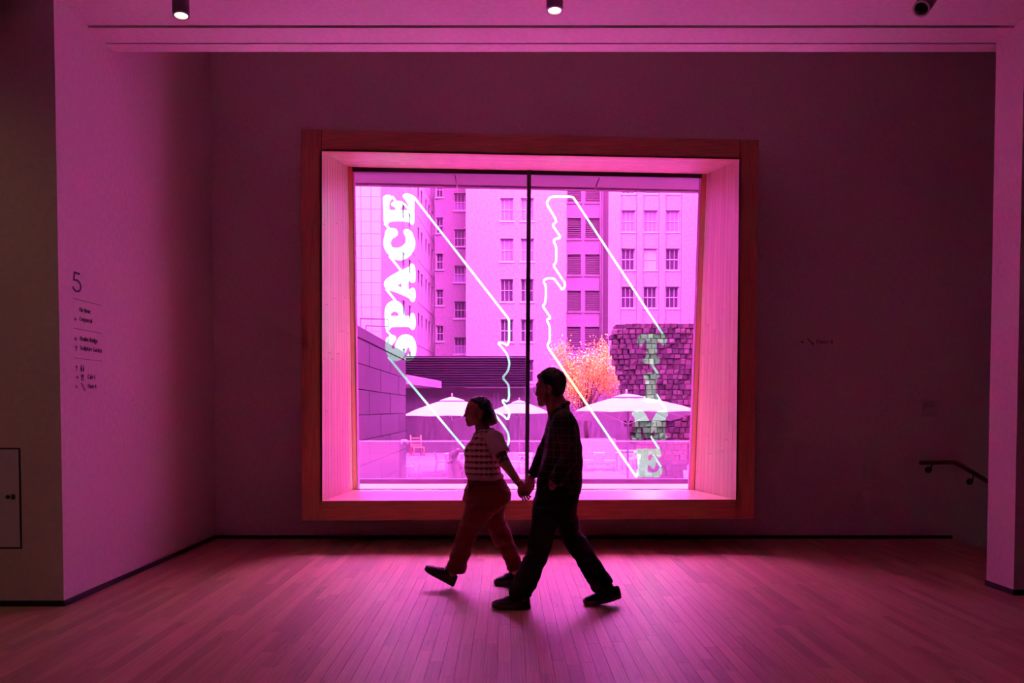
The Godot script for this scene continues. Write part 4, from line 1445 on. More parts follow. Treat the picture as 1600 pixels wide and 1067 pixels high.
func build_lamps() -> void:
	lamp("lit cylinder spotlight under the ceiling near the left wall", Vector3(-2.13, CEIL_Y, -5.75), Vector3(0.05, -1, 0.09), 0.30, true)
	lamp("lit cylinder spotlight at the middle of the ceiling above the window", Vector3(0.32, CEIL_Y, -5.70), Vector3(-0.01, -1, 0.09), 0.29, true)
	lamp("lit cylinder spotlight left of the viewer, aimed at the dim left wall", Vector3(-4.9, CEIL_Y, -2.2), Vector3(0.12, -0.66, -0.9), 0.30, true, 0.62, 36.0)
	lamp("dark unlit spotlight at the right, tilted towards the hall", Vector3(2.876, CEIL_Y, -5.83), Vector3(-0.55, -0.70, 0.45), 0.38, false)


func build_handrail() -> void:
	var h := thing("handrail", "dark wooden handrail on the back wall turning down the stair", "handrail", Vector3(0, 0, -9.27))
	var st := stool()
	smooth(st)
	tube(st, [Vector3(4.45, 0.83, 0), Vector3(4.82, 0.835, 0), Vector3(4.9, 0.80, 0), Vector3(6.9, -0.40, 0)], 0.024, 10)
	part("rail", done(st), M["rail wood"], h)
	for p in [[4.58, 0.76], [5.03, 0.63], [5.9, 0.11]]:
		var b := stool()
		smooth(b)
		tube(b, [Vector3(p[0], p[1] - 0.01, -0.08), Vector3(p[0], p[1] - 0.01, -0.066)], 0.036, 16)
		tube(b, [Vector3(p[0], p[1] - 0.01, -0.07), Vector3(p[0], p[1] - 0.01, -0.02), Vector3(p[0], p[1] + 0.055, 0)], 0.009, 8)
		part("bracket", done(b), M["black metal"], h)


# ---------------------------------------------------------------- modelling of bodies: distance grid and surface nets
class Fld:
	var o: Vector3
	var h: float
	var nx: int
	var ny: int
	var nz: int
	var d := PackedFloat32Array()

	func _init(lo: Vector3, hi: Vector3, step: float) -> void:
		o = lo
		h = step
		nx = int(ceil((hi.x - lo.x) / step)) + 2
		ny = int(ceil((hi.y - lo.y) / step)) + 2
		nz = int(ceil((hi.z - lo.z) / step)) + 2
		d.resize(nx * ny * nz)
		d.fill(0.3)

	func span(lo: Vector3, hi: Vector3) -> Array:
		return [maxi(0, int((lo.x - o.x) / h)), mini(nx - 1, int((hi.x - o.x) / h) + 1), maxi(0, int((lo.y - o.y) / h)), mini(ny - 1, int((hi.y - o.y) / h) + 1), maxi(0, int((lo.z - o.z) / h)), mini(nz - 1, int((hi.z - o.z) / h) + 1)]

	func mixin(i: int, v: float, k: float, sub: bool) -> void:
		var a := d[i]
		if sub:
			var e := maxf(k - absf(a + v), 0.0) / maxf(k, 0.0001)
			d[i] = maxf(a, -v) + e * e * k * 0.25
		else:
			var e := maxf(k - absf(a - v), 0.0) / maxf(k, 0.0001)
			d[i] = minf(a, v) - e * e * k * 0.25

	# tapered capsule; zs widens it across
	func bone(a: Vector3, b: Vector3, ra: float, rb: float, k := 0.01, zs := 1.0, sub := false) -> void:
		var m := maxf(ra, rb) + k + 2.5 * h
		var mm := Vector3(m, m, m * zs)
		var s := span(a.min(b) - mm, a.max(b) + mm)
		var ab := b - a
		var l2 := maxf(ab.length_squared(), 1e-9)
		for z in range(s[4], s[5] + 1):
			for y in range(s[2], s[3] + 1):
				var i: int = (z * ny + y) * nx + s[0]
				for x in range(s[0], s[1] + 1):
					var p := Vector3(o.x + x * h, o.y + y * h, o.z + z * h) - a
					var t := clampf(p.dot(ab) / l2, 0.0, 1.0)
					p -= ab * t
					p.z /= zs
					mixin(i, p.length() - lerpf(ra, rb, t), k, sub)
					i += 1

	func ball(c: Vector3, r: Vector3, k := 0.01, sub := false) -> void:
		var m := r + Vector3.ONE * (k + 2.5 * h)
		var s := span(c - m, c + m)
		var rm := minf(r.x, minf(r.y, r.z))
		for z in range(s[4], s[5] + 1):
			for y in range(s[2], s[3] + 1):
				var i: int = (z * ny + y) * nx + s[0]
				for x in range(s[0], s[1] + 1):
					var p := Vector3(o.x + x * h, o.y + y * h, o.z + z * h) - c
					var q := (p / r).length()
					var g := (p / (r * r)).length()
					mixin(i, q * (q - 1.0) / g if g > 1e-6 else -rm, k, sub)
					i += 1

	# stacked cross-sections: rows [y, x_front, x_back, z_centre, half_z]; n is the squareness
	func slices(rows: Array, k := 0.01, grow := 0.0, n := 2.3) -> void:
		var y0: float = rows[0][0]
		var y1: float = rows[-1][0]
		var m := k + 2.5 * h
		var lo := Vector3(1e9, y0 - m, 1e9)
		var hi := Vector3(-1e9, y1 + m, -1e9)
		for r in rows:
			lo.x = minf(lo.x, r[1] - m - grow)
			hi.x = maxf(hi.x, r[2] + m + grow)
			lo.z = minf(lo.z, r[3] - r[4] - m - grow)
			hi.z = maxf(hi.z, r[3] + r[4] + m + grow)
		var s := span(lo, hi)
		for y in range(s[2], s[3] + 1):
			var wy: float = o.y + y * h
			var cy := clampf(wy, y0, y1)
			var j := 0
			while j < rows.size() - 2 and cy > rows[j + 1][0]:
				j += 1
			var a: Array = rows[j]
			var b: Array = rows[j + 1]
			var t: float = (cy - a[0]) / maxf(b[0] - a[0], 1e-5)
			var v := []
			for e in range(1, 5):
				var pre: float = rows[maxi(j - 1, 0)][e]
				var post: float = rows[mini(j + 2, rows.size() - 1)][e]
				v.append(cubic_interpolate(a[e], b[e], lerpf(a[e], pre, 0.5), lerpf(b[e], post, 0.5), t))
			var cx: float = (v[0] + v[1]) / 2.0
			var hx: float = maxf((v[1] - v[0]) / 2.0 + grow, 0.004)
			var hz: float = maxf(v[3] + grow, 0.004)
			var cz: float = v[2]
			var rm := minf(hx, hz)
			var dy := maxf(y0 - wy, wy - y1)
			for z in range(s[4], s[5] + 1):
				var i: int = (z * ny + y) * nx + s[0]
				var qz := pow(absf(o.z + z * h - cz) / hz, n)
				for x in range(s[0], s[1] + 1):
					var q := pow(pow(absf(o.x + x * h - cx) / hx, n) + qz, 1.0 / n)
					mixin(i, maxf((q - 1.0) * rm, dy), k, false)
					i += 1

	# keeps only what lies behind the plane, inside the given box
	func cut(p: Vector3, nrm: Vector3, reach: float) -> void:
		var r := Vector3.ONE * reach
		var s := span(p - r, p + r)
		for z in range(s[4], s[5] + 1):
			for y in range(s[2], s[3] + 1):
				var i: int = (z * ny + y) * nx + s[0]
				for x in range(s[0], s[1] + 1):
					d[i] = maxf(d[i], (Vector3(o.x + x * h, o.y + y * h, o.z + z * h) - p).dot(nrm))
					i += 1


class Acc:
	var V := PackedVector3Array()
	var N := PackedVector3Array()
	var C := PackedColorArray()
	var I := PackedInt32Array()

	func take(F: Fld, color, xf := Transform3D.IDENTITY, amp := 0.0, freq := 10.0, squash := Vector3.ONE) -> void:
		var nx := F.nx
		var ny := F.ny
		var nz := F.nz
		var d := F.d
		var h := F.h
		var sy := nx
		var sz := nx * ny
		var cell := {}
		var verts := PackedVector3Array()
		var far := 3.0 * h
		var offs := [0, 1, sy, sy + 1, sz, sz + 1, sz + sy, sz + sy + 1]
		var ed := [[0, 1], [2, 3], [4, 5], [6, 7], [0, 2], [1, 3], [4, 6], [5, 7], [0, 4], [1, 5], [2, 6], [3, 7]]
		for z in nz - 1:
			for y in ny - 1:
				var i := (z * ny + y) * nx
				for x in nx - 1:
					var q := d[i]
					if q < far and q > -far:
						var s0 := d[i] < 0.0
						if (d[i + 1] < 0.0) != s0 or (d[i + sy] < 0.0) != s0 or (d[i + sy + 1] < 0.0) != s0 or (d[i + sz] < 0.0) != s0 or (d[i + sz + 1] < 0.0) != s0 or (d[i + sz + sy] < 0.0) != s0 or (d[i + sz + sy + 1] < 0.0) != s0:
							var p := Vector3.ZERO
							var n := 0
							for e in ed:
								var a: int = e[0]
								var b: int = e[1]
								var da := d[i + offs[a]]
								var db := d[i + offs[b]]
								if (da < 0.0) != (db < 0.0):
									var t := da / (da - db)
									var pa := Vector3(a & 1, (a >> 1) & 1, a >> 2)
									var pb := Vector3(b & 1, (b >> 1) & 1, b >> 2)
									p += pa.lerp(pb, t)
									n += 1
							cell[i] = verts.size()
							verts.append(F.o + (Vector3(x, y, z) + p / n) * h)
					i += 1
		var idx := PackedInt32Array()
		for i in cell:
			var s0 := d[i] < 0.0
			# edges that leave this cell's low corner along x, y and z
			for e in [[1, sy, sz], [sy, sz, 1], [sz, 1, sy]]:
				var s1 := d[i + e[0]] < 0.0
				if s0 != s1:
					var a: int = cell.get(i, -1)
					var b: int = cell.get(i - e[1], -1)
					var c: int = cell.get(i - e[1] - e[2], -1)
					var f: int = cell.get(i - e[2], -1)
					if a >= 0 and b >= 0 and c >= 0 and f >= 0:
						if s0:
							idx.append_array([a, f, c, a, c, b])
						else:
							idx.append_array([a, b, c, a, c, f])
		var nrm := PackedVector3Array()
		nrm.resize(verts.size())
		for i in range(0, idx.size(), 3):
			var fn := (verts[idx[i + 2]] - verts[idx[i]]).cross(verts[idx[i + 1]] - verts[idx[i]])
			nrm[idx[i]] += fn
			nrm[idx[i + 1]] += fn
			nrm[idx[i + 2]] += fn
		for i in nrm.size():
			nrm[i] = nrm[i].normalized()
		if amp > 0.0:
			var fnl := FastNoiseLite.new()
			fnl.seed = 9
			fnl.frequency = 1.0
			fnl.fractal_octaves = 2
			for i in verts.size():
				var p := verts[i] * freq * squash
				verts[i] += nrm[i] * amp * fnl.get_noise_3d(p.x, p.y, p.z) * 1.6
			nrm.fill(Vector3.ZERO)
			for i in range(0, idx.size(), 3):
				var fn := (verts[idx[i + 2]] - verts[idx[i]]).cross(verts[idx[i + 1]] - verts[idx[i]])
				nrm[idx[i]] += fn
				nrm[idx[i + 1]] += fn
				nrm[idx[i + 2]] += fn
			for i in nrm.size():
				nrm[i] = nrm[i].normalized()
		var base := V.size()
		for i in verts.size():
			V.append(xf * verts[i])
			N.append((xf.basis * nrm[i]).normalized())
			C.append(color.call(verts[i]) if color is Callable else color)
		for i in idx:
			I.append(base + i)

	func mesh() -> ArrayMesh:
		var a := []
		a.resize(Mesh.ARRAY_MAX)
		a[Mesh.ARRAY_VERTEX] = V
		a[Mesh.ARRAY_NORMAL] = N
		a[Mesh.ARRAY_COLOR] = C
		a[Mesh.ARRAY_INDEX] = I
		var m := ArrayMesh.new()
		m.add_surface_from_arrays(Mesh.PRIMITIVE_TRIANGLES, a)
		return m


func skin_mat(called: String) -> StandardMaterial3D:
	var m := mat(called, Color.WHITE, 0.5)
	m.vertex_color_use_as_albedo = true
	return m


# head in its own frame: faces -x, eyes at y = 0
func head_field() -> Fld:
	var F := Fld.new(Vector3(-0.14, -0.19, -0.11), Vector3(0.13, 0.14, 0.11), 0.0042)
	F.ball(Vector3(0.012, 0.032, 0), Vector3(0.094, 0.085, 0.074), 0.0)
	F.ball(Vector3(-0.038, -0.02, 0), Vector3(0.052, 0.085, 0.058), 0.03)
	F.bone(Vector3(0.0, -0.07, 0.045), Vector3(-0.065, -0.098, 0.012), 0.022, 0.018, 0.02)
	F.bone(Vector3(0.0, -0.07, -0.045), Vector3(-0.065, -0.098, -0.012), 0.022, 0.018, 0.02)
	F.ball(Vector3(-0.075, -0.1, 0), Vector3(0.018, 0.017, 0.02), 0.012)
	F.ball(Vector3(-0.056, -0.03, 0.036), Vector3(0.028, 0.024, 0.022), 0.02)
	F.ball(Vector3(-0.056, -0.03, -0.036), Vector3(0.028, 0.024, 0.022), 0.02)
	F.bone(Vector3(-0.08, 0.022, 0.012), Vector3(-0.068, 0.026, 0.046), 0.011, 0.01, 0.012)
	F.bone(Vector3(-0.08, 0.022, -0.012), Vector3(-0.068, 0.026, -0.046), 0.011, 0.01, 0.012)
	for s in [-1.0, 1.0]:
		F.ball(Vector3(-0.092, -0.002, 0.031 * s), Vector3(0.016, 0.011, 0.016), 0.01, true)
		F.ball(Vector3(-0.074, -0.002, 0.031 * s), Vector3(0.0125, 0.0115, 0.0125), 0.004)
	F.bone(Vector3(-0.086, 0.008, 0), Vector3(-0.105, -0.034, 0), 0.0075, 0.0115, 0.012)
	F.ball(Vector3(-0.096, -0.038, 0.011), Vector3(0.010, 0.007, 0.008), 0.005)
	F.ball(Vector3(-0.096, -0.038, -0.011), Vector3(0.010, 0.007, 0.008), 0.005)
	F.ball(Vector3(-0.08, -0.063, 0), Vector3(0.018, 0.022, 0.026), 0.012)
	F.bone(Vector3(-0.095, -0.060, 0), Vector3(-0.084, -0.064, 0.020), 0.0065, 0.004, 0.004)
	F.bone(Vector3(-0.095, -0.060, 0), Vector3(-0.084, -0.064, -0.020), 0.0065, 0.004, 0.004)
	F.bone(Vector3(-0.093, -0.074, 0), Vector3(-0.083, -0.070, 0.018), 0.0075, 0.004, 0.004)
	F.bone(Vector3(-0.093, -0.074, 0), Vector3(-0.083, -0.070, -0.018), 0.0075, 0.004, 0.004)
	for s in [-1.0, 1.0]:
		F.ball(Vector3(0.014, -0.012, 0.077 * s), Vector3(0.018, 0.032, 0.011), 0.006)
		F.ball(Vector3(0.009, -0.008, 0.089 * s), Vector3(0.009, 0.019, 0.008), 0.006, true)
	F.bone(Vector3(0.015, -0.06, 0), Vector3(0.04, -0.175, 0), 0.05, 0.052, 0.02)
	return F


func head_color(skin: Color) -> Callable:
	return func(p: Vector3) -> Color:
		var c := skin
		if p.x < -0.078 and absf(p.y + 0.067) < 0.0125 and absf(p.z) < 0.024:
			c = Color(skin.r * 0.85, skin.g * 0.5, skin.b * 0.5)
		if p.x < -0.05 and absf(p.y - 0.026) < 0.0055 and absf(absf(p.z) - 0.03) < 0.022:
			c = skin * 0.15
		if p.x < -0.079 and Vector2(p.y + 0.002, absf(p.z) - 0.031).length() < 0.0062:
			c = Color(0.015, 0.01, 0.008)
		return c


# hand in its own frame: fingers along +x, palm faces +y, thumb on +z
func hand_field(curl: float) -> Fld:
	var F := Fld.new(Vector3(-0.075, -0.05, -0.07), Vector3(0.15, 0.12, 0.085), 0.0036)
	for z in [-0.028, -0.010, 0.010, 0.027]:
		F.bone(Vector3(-0.045, 0, z * 0.6), Vector3(0.040, 0, z), 0.0135, 0.0125, 0.012)
	F.ball(Vector3(-0.02, 0.008, 0.02), Vector3(0.03, 0.014, 0.016), 0.01)
	F.bone(Vector3(-0.075, 0, 0), Vector3(-0.04, 0, 0), 0.021, 0.019, 0.02)
	var zs := [-0.029, -0.010, 0.0105, 0.029]
	var ln := [0.8, 0.98, 1.05, 0.95]
	for f in 4:
		var p := Vector3(0.042, 0, zs[f])
		var ang := 0.0
		var r := 0.0088 if f else 0.0078
		for s in 3:
			ang += curl * [0.8, 1.0, 0.7][s] * (1.0 + 0.08 * (3 - f))
			var l: float = [0.042, 0.027, 0.021][s] * ln[f]
			var q := p + Vector3(cos(ang), sin(ang), zs[f] * 0.6) .normalized() * l
			F.bone(p, q, r, r * 0.93, 0.0015)
			p = q
			r *= 0.93
	F.bone(Vector3(-0.03, 0.006, 0.022), Vector3(0.002, 0.014, 0.045), 0.014, 0.0115, 0.01)
	F.bone(Vector3(0.002, 0.014, 0.045), Vector3(0.030, 0.026, 0.050), 0.0108, 0.0095, 0.003)
	F.bone(Vector3(0.030, 0.026, 0.050), Vector3(0.050, 0.040, 0.046), 0.0095, 0.008, 0.002)
	return F


func frame_of(at: Vector3, fingers: Vector3, palm: Vector3, mirror: bool, size := 1.0) -> Transform3D:
	var x := fingers.normalized()
	var y := (palm - x * palm.dot(x)).normalized()
	var z := x.cross(y)
	if mirror:
		z = -z
	return Transform3D(Basis(x * size, y * size, z * size), at)


# flips triangles of meshes that were mirrored
func hand(A: Acc, at: Vector3, fingers: Vector3, palm: Vector3, mirror: bool, curl: float, c: Color, size := 1.0) -> void:
	var from := A.I.size()
	A.take(hand_field(curl), c, frame_of(at, fingers, palm, mirror, size))
	if mirror:
		for i in range(from, A.I.size(), 3):
			var t := A.I[i]
			A.I[i] = A.I[i + 1]
			A.I[i + 1] = t


# a low sneaker: heel at the origin, toe along -x, sole at y = 0
func shoe(parent: Node3D, at: Vector3, turn: Vector3, length: float, bend: float, upper: String, sole: String, lace: String) -> void:
	var up := func(t: float) -> float:
		var k := maxf(0.0, 0.66 - t) / 0.66
		return bend * k * k * length
	# [t, top height, half width]
	var prof := [[0.0, 0.05, 0.018], [0.02, 0.08, 0.028], [0.08, 0.092, 0.034], [0.18, 0.092, 0.037], [0.3, 0.098, 0.038], [0.4, 0.099, 0.040], [0.5, 0.091, 0.042], [0.6, 0.080, 0.045], [0.7, 0.070, 0.048], [0.8, 0.063, 0.048], [0.9, 0.056, 0.044], [0.96, 0.047, 0.035], [1.0, 0.030, 0.018]]
	var rings := []
	for p in prof:
		var ring := PackedVector3Array()
		var y0: float = up.call(p[0])
		for j in 18:
			var a := TAU * j / 18.0
			var cx := cos(a)
			var sy := sin(a)
			var w: float = p[2] * signf(cx) * pow(absf(cx), 0.75)
			var mid := 0.014
			var y: float = mid + (p[1] - mid) * pow(maxf(sy, 0.0), 0.8) if sy > 0.0 else mid + 0.008 * sy
			ring.append(Vector3(-p[0] * length, y0 + y, w))
		rings.append(ring)
	var st := stool()
	smooth(st)
	loft(st, rings, true)
	var o := Node3D.new()
	var s := part("shoe", done(st), M[upper], parent, at, turn)
	o.free()
	var sr := []
	for p in prof:
		var ring := PackedVector3Array()
		var y0: float = up.call(p[0]) + (0.010 * maxf(0.0, (p[0] - 0.75) / 0.25) ** 2)
		var w: float = p[2] + 0.004
		for q in [[-1, 0.005], [-1, 0.027], [-0.96, 0.031], [0.96, 0.031], [1, 0.027], [1, 0.005], [0.9, 0.0], [-0.9, 0.0]]:
			ring.append(Vector3(-p[0] * (length + 0.006) + 0.003, y0 + q[1], w * q[0]))
		sr.append(ring)
	var ss := stool()
	loft(ss, sr, true)
	part("sole", done(ss), M[sole], s)
	# treads under the sole
	var tr := stool()
	for i in 11:
		var t := 0.06 + i * 0.085
		var y0: float = up.call(t) + (0.010 * maxf(0.0, (t - 0.75) / 0.25) ** 2)
		box(tr, Vector3(-t * length - 0.006, y0 - 0.004, -0.03), Vector3(-t * length + 0.006, y0 + 0.003, 0.03))
	part("tread", done(tr), M["shoe black"], s)
	var lc := stool()
	smooth(lc)
	for i in 5:
		var t := 0.42 + i * 0.055
		var y: float = up.call(t) + lerpf(0.103, 0.082, i / 4.0)
		tube(lc, [Vector3(-t * length, y - 0.016, 0.032), Vector3(-t * length - 0.004, y, 0.012), Vector3(-t * length - 0.004, y, -0.012), Vector3(-t * length, y - 0.016, -0.032)], 0.003, 6)
	var yb: float = up.call(0.42) + 0.108
	tube(lc, [Vector3(-0.44 * length, yb - 0.006, 0), Vector3(-0.47 * length, yb + 0.012, 0.02), Vector3(-0.50 * length, yb + 0.006, 0.03), Vector3(-0.46 * length, yb - 0.006, 0.008)], 0.0028, 6)
	tube(lc, [Vector3(-0.44 * length, yb - 0.006, 0), Vector3(-0.43 * length, yb + 0.012, -0.02), Vector3(-0.47 * length, yb + 0.006, -0.03), Vector3(-0.46 * length, yb - 0.006, -0.008)], 0.0028, 6)
	part("laces", done(lc), M[lace], s)
	var pn := stool()
	var ty: float = up.call(0.38)
	hexa(pn, [Vector3(-0.30 * length, 0.07 + ty, 0.02), Vector3(-0.34 * length, 0.135 + ty, 0.018), Vector3(-0.34 * length, 0.135 + ty, -0.018), Vector3(-0.30 * length, 0.07 + ty, -0.02),
		Vector3(-0.45 * length, 0.07 + ty, 0.02), Vector3(-0.37 * length, 0.135 + ty, 0.018), Vector3(-0.37 * length, 0.135 + ty, -0.018), Vector3(-0.45 * length, 0.07 + ty, -0.02)])
	part("tongue", done(pn), M[upper], s)


func ring_tube(c: Vector3, u: Vector3, v: Vector3, ru: float, rv: float, r: float) -> ArrayMesh:
	var pts := []
	for i in 25:
		var a := TAU * i / 24.0
		pts.append(c + u * cos(a) * ru + v * sin(a) * rv)
	return tube_mesh(pts, r, 6)


func glasses(parent: Node3D, head: Transform3D, wire: String) -> void:
	var st := stool()
	smooth(st)
	for s in [-1.0, 1.0]:
		var pts := []
		for i in 25:
			var a := TAU * i / 24.0
			pts.append(head * Vector3(-0.101 + 0.006 * absf(cos(a)), -0.004 + 0.021 * sin(a), 0.033 * s + 0.025 * cos(a)))
		tube(st, pts, 0.0016, 6)
		tube(st, [head * Vector3(-0.094, 0.004, 0.058 * s), head * Vector3(-0.07, 0.006, 0.074 * s), head * Vector3(0.01, 0.012, 0.083 * s), head * Vector3(0.022, 0.0, 0.083 * s)], 0.0015, 6)
	tube(st, [head * Vector3(-0.098, -0.002, -0.009), head * Vector3(-0.106, 0.003, 0), head * Vector3(-0.098, -0.002, 0.009)], 0.0016, 6)
	var g := part("eyeglasses", done(st), M[wire], parent)
	for s in [-1.0, 1.0]:
		var ln := stool()
		var ra := PackedVector3Array()
		var rb := PackedVector3Array()
		for i in 20:
			var a := TAU * i / 20.0
			ra.append(head * Vector3(-0.101 + 0.005 * absf(cos(a)), -0.004 + 0.020 * sin(a), 0.033 * s + 0.024 * cos(a)))
			rb.append(head * Vector3(-0.0995 + 0.005 * absf(cos(a)), -0.004 + 0.020 * sin(a), 0.033 * s + 0.024 * cos(a)))
		loft(ln, [ra, rb], true)
		part("lens", done(ln), M["spectacle lens"], g)


func people_materials() -> void:
	skin_mat("skin")
	var hw := mat("hair colour", Color.WHITE, 0.45)
	hw.vertex_color_use_as_albedo = true
	mat("hair black", lin(0.008, 0.007, 0.008), 0.5)
	mat("shoe black", lin(0.012, 0.012, 0.014), 0.6)
	mat("shoe dark", lin(0.02, 0.018, 0.022), 0.7)
	mat("shoe navy", lin(0.03, 0.025, 0.035), 0.7)
	mat("sole dark", lin(0.05, 0.045, 0.045), 0.7)
	mat("sole tan", lin(0.14, 0.10, 0.08), 0.7)
	mat("lace", lin(0.25, 0.22, 0.22), 0.7)
	mat("wire", lin(0.5, 0.35, 0.3), 0.3).metallic = 0.8
	mat("wire dark", lin(0.03, 0.03, 0.03), 0.35)
	mat("gold", lin(0.7, 0.5, 0.2), 0.3).metallic = 0.9
	var g := mat("spectacle lens", Color(0.95, 0.95, 1.0, 0.05), 0.0)
	g.transparency = BaseMaterial3D.TRANSPARENCY_ALPHA
	var weave := noise_tex(0.25, 2, Color(0.7, 0.7, 0.7), Color.WHITE, 128, 5)
	var c := mat("rust trousers", lin(0.17, 0.03, 0.016), 0.9, weave, Vector3.ONE * 14.0, false)
	c.rim_enabled = true
	c.rim = 1.0
	c.rim_tint = 0.8
	mat("black trousers", lin(0.012, 0.010, 0.013), 0.9, weave, Vector3.ONE * 14.0, false)
	mat("cream sleeve", lin(0.62, 0.44, 0.38), 0.9, weave, Vector3.ONE * 12.0, false)
	mat("belt", lin(0.01, 0.01, 0.01), 0.5)
	mat("sock", lin(0.015, 0.013, 0.015), 0.9)
	# knitted rows: dark tops over red scallops on cream
	var k := Image.create(64, 80, false, Image.FORMAT_RGB8)
	for y in 80:
		for x in 64:
			var u := absf(x / 32.0 - 1.0)      # 0 in the middle of a scallop
			var v := y / 80.0
			var col := lin(0.60, 0.44, 0.38)
			var edge := 0.70 - 0.36 * u * u
			if v > 0.26 - 0.10 * (1.0 - u) and v < edge:
				col = lin(0.32, 0.03, 0.035)
				if v < 0.44 - 0.06 * (1.0 - u):
					col = lin(0.03, 0.012, 0.015)
			if (x % 4 == 0) or (y % 5 == 0):
				col = col.darkened(0.12)
			k.set_pixel(x, y, col)
	mat("scallop knit", Color.WHITE, 0.9, ImageTexture.create_from_image(k), Vector3(1.0 / 0.038, 1.0 / 0.046, 1.0 / 0.038), false)
	# dark plaid with thin pale lines
	var q := Image.create(128, 128, false, Image.FORMAT_RGB8)
	for y in 128:
		for x in 128:
			var base := Color(0.010, 0.008, 0.012)
			if (x / 64) % 2 == 0:
				base = base.lerp(Color(0.03, 0.012, 0.014), 0.5)
			if (y / 64) % 2 == 0:
				base = base.lerp(Color(0.03, 0.012, 0.014), 0.5)
			var hx := 1.0 if absi(x % 64 - 32) < 3 else 0.0
			var hy := 1.0 if absi(y % 64 - 32) < 3 else 0.0
			base = base.lerp(Color(0.30, 0.17, 0.15), 0.38 * hx + 0.38 * hy)
			if (x + y) % 3 == 0:
				base = base * 0.85
			q.set_pixel(x, y, lin(base.r, base.g, base.b))
	mat("dark plaid", Color.WHITE, 0.9, ImageTexture.create_from_image(q), Vector3.ONE * (1.0 / 0.1), false)


func build_woman() -> void:
	people_materials()
	var o := thing("person", "shorter woman with a teal bob, glasses, knitted scallop top and rust trousers, walking ahead", "person", Vector3(-0.167, 0, -6.8))
	var skin := Color(0.36, 0.15, 0.10)
	var A := Acc.new()
	# body
	var F := Fld.new(Vector3(-0.42, 0.03, -0.32), Vector3(0.42, 1.36, 0.42), 0.0115)
	F.bone(Vector3(-0.034, 1.314, 0), Vector3(0.001, 1.199, 0), 0.050, 0.058, 0.02)
	F.bone(Vector3(-0.004, 1.098, 0), Vector3(-0.005, 0.896, 0), 0.11, 0.12, 0.04, 1.2)
	F.bone(Vector3(-0.005, 0.896, 0), Vector3(0.015, 0.734, 0), 0.12, 0.13, 0.04, 1.15)
	F.bone(Vector3(0.001, 1.199, 0), Vector3(-0.004, 1.098, 0), 0.06, 0.1, 0.04, 1.2)
	F.bone(Vector3(0.027, 0.677, 0.085), Vector3(-0.118, 0.41, 0.075), 0.078, 0.052, 0.03)
	F.bone(Vector3(-0.118, 0.41, 0.075), Vector3(-0.254, 0.116, 0.065), 0.052, 0.037, 0.02)
	F.bone(Vector3(0.065, 0.659, -0.085), Vector3(0.136, 0.367, -0.075), 0.078, 0.052, 0.03)
	F.bone(Vector3(0.136, 0.367, -0.075), Vector3(0.249, 0.086, -0.065), 0.052, 0.037, 0.02)
	F.bone(Vector3(0.083, 1.174, 0.155), Vector3(0.157, 1, 0.215), 0.054, 0.043, 0.03)
	F.bone(Vector3(0.157, 1, 0.215), Vector3(0.271, 0.841, 0.3), 0.043, 0.026, 0.015)
	F.bone(Vector3(0.054, 1.163, -0.155), Vector3(-0.03, 0.933, -0.2), 0.054, 0.042, 0.03)
	F.bone(Vector3(-0.03, 0.933, -0.2), Vector3(-0.14, 0.76, -0.21), 0.042, 0.026, 0.015)
	var tattoo := FastNoiseLite.new()
	tattoo.seed = 12
	tattoo.frequency = 1.0
	tattoo.fractal_octaves = 3
	var sh := Vector3(0.083, 1.174, 0.155)
	var el := Vector3(0.157, 1, 0.215)
	A.take(F, func(p: Vector3) -> Color:
		var t: float = (p - sh).dot(el - sh) / (el - sh).length_squared()
		if p.z > 0.12 and p.x > 0.02 and t > 0.58 and t < 1.02 and tattoo.get_noise_3d(p.x * 26.0, p.y * 26.0, p.z * 26.0) > -0.12:
			return Color(0.05, 0.028, 0.03)
		return skin)
	var head := Transform3D(Basis.from_euler(Vector3(0, 0, 0.05)), Vector3(-0.052, 1.39, 0))
	A.take(head_field(), head_color(skin), head)
	hand(A, Vector3(0.299, 0.798, 0.315), Vector3(0.30, -0.95, 0.05), Vector3(0.25, 0.0, 1.0), false, 0.62, skin, 0.92)
	hand(A, Vector3(-0.156, 0.708, -0.205), Vector3(-0.22, -0.97, 0.0), Vector3(0.9, -0.2, 0.35), true, 0.75, skin, 0.92)
	part("body", A.mesh(), M["skin"], o)
	# hair: a bob, dark teal with blond ends
	var H := Fld.new(Vector3(-0.18, 1.24, -0.14), Vector3(0.15, 1.54, 0.14), 0.006)
	H.slices([[1.274, 0.006, 0.061, 0, 0.05], [1.289, -0.024, 0.091, 0, 0.08], [1.309, -0.037, 0.105, 0, 0.092], [1.33, -0.019, 0.098, 0, 0.094], [1.36, -0.009, 0.089, 0, 0.092], [1.395, -0.014, 0.079, 0, 0.09], [1.41, -0.067, 0.071, 0, 0.088], [1.435, -0.08, 0.061, 0, 0.086], [1.455, -0.1, 0.051, 0, 0.082], [1.47, -0.12, 0.041, 0, 0.075], [1.485, -0.11, 0.026, 0, 0.064], [1.496, -0.08, 0.016, 0, 0.052], [1.504, -0.049, -0.004, 0, 0.03]], 0.006, 0.0, 2.1)
	A = Acc.new()
	A.take(H, func(p: Vector3) -> Color:
		var t := smoothstep(1.37, 1.29, p.y - (p.x - 0.06) * 0.7)
		var band := 0.75 + 0.35 * sin(p.z * 260.0 + p.x * 140.0)
		return Color(0.010, 0.035, 0.045).lerp(Color(0.30, 0.16, 0.05), t * 0.8) * band, Transform3D.IDENTITY, 0.004, 30.0, Vector3(1.6, 0.3, 1.6))
	part("hair", A.mesh(), M["hair colour"], o)
	glasses(o, head, "wire")
	part("earring", ring_tube(head * Vector3(0.014, -0.052, 0.084), Vector3(1, 0, 0), Vector3(0, 1, 0), 0.007, 0.009, 0.0018), M["gold"], o)
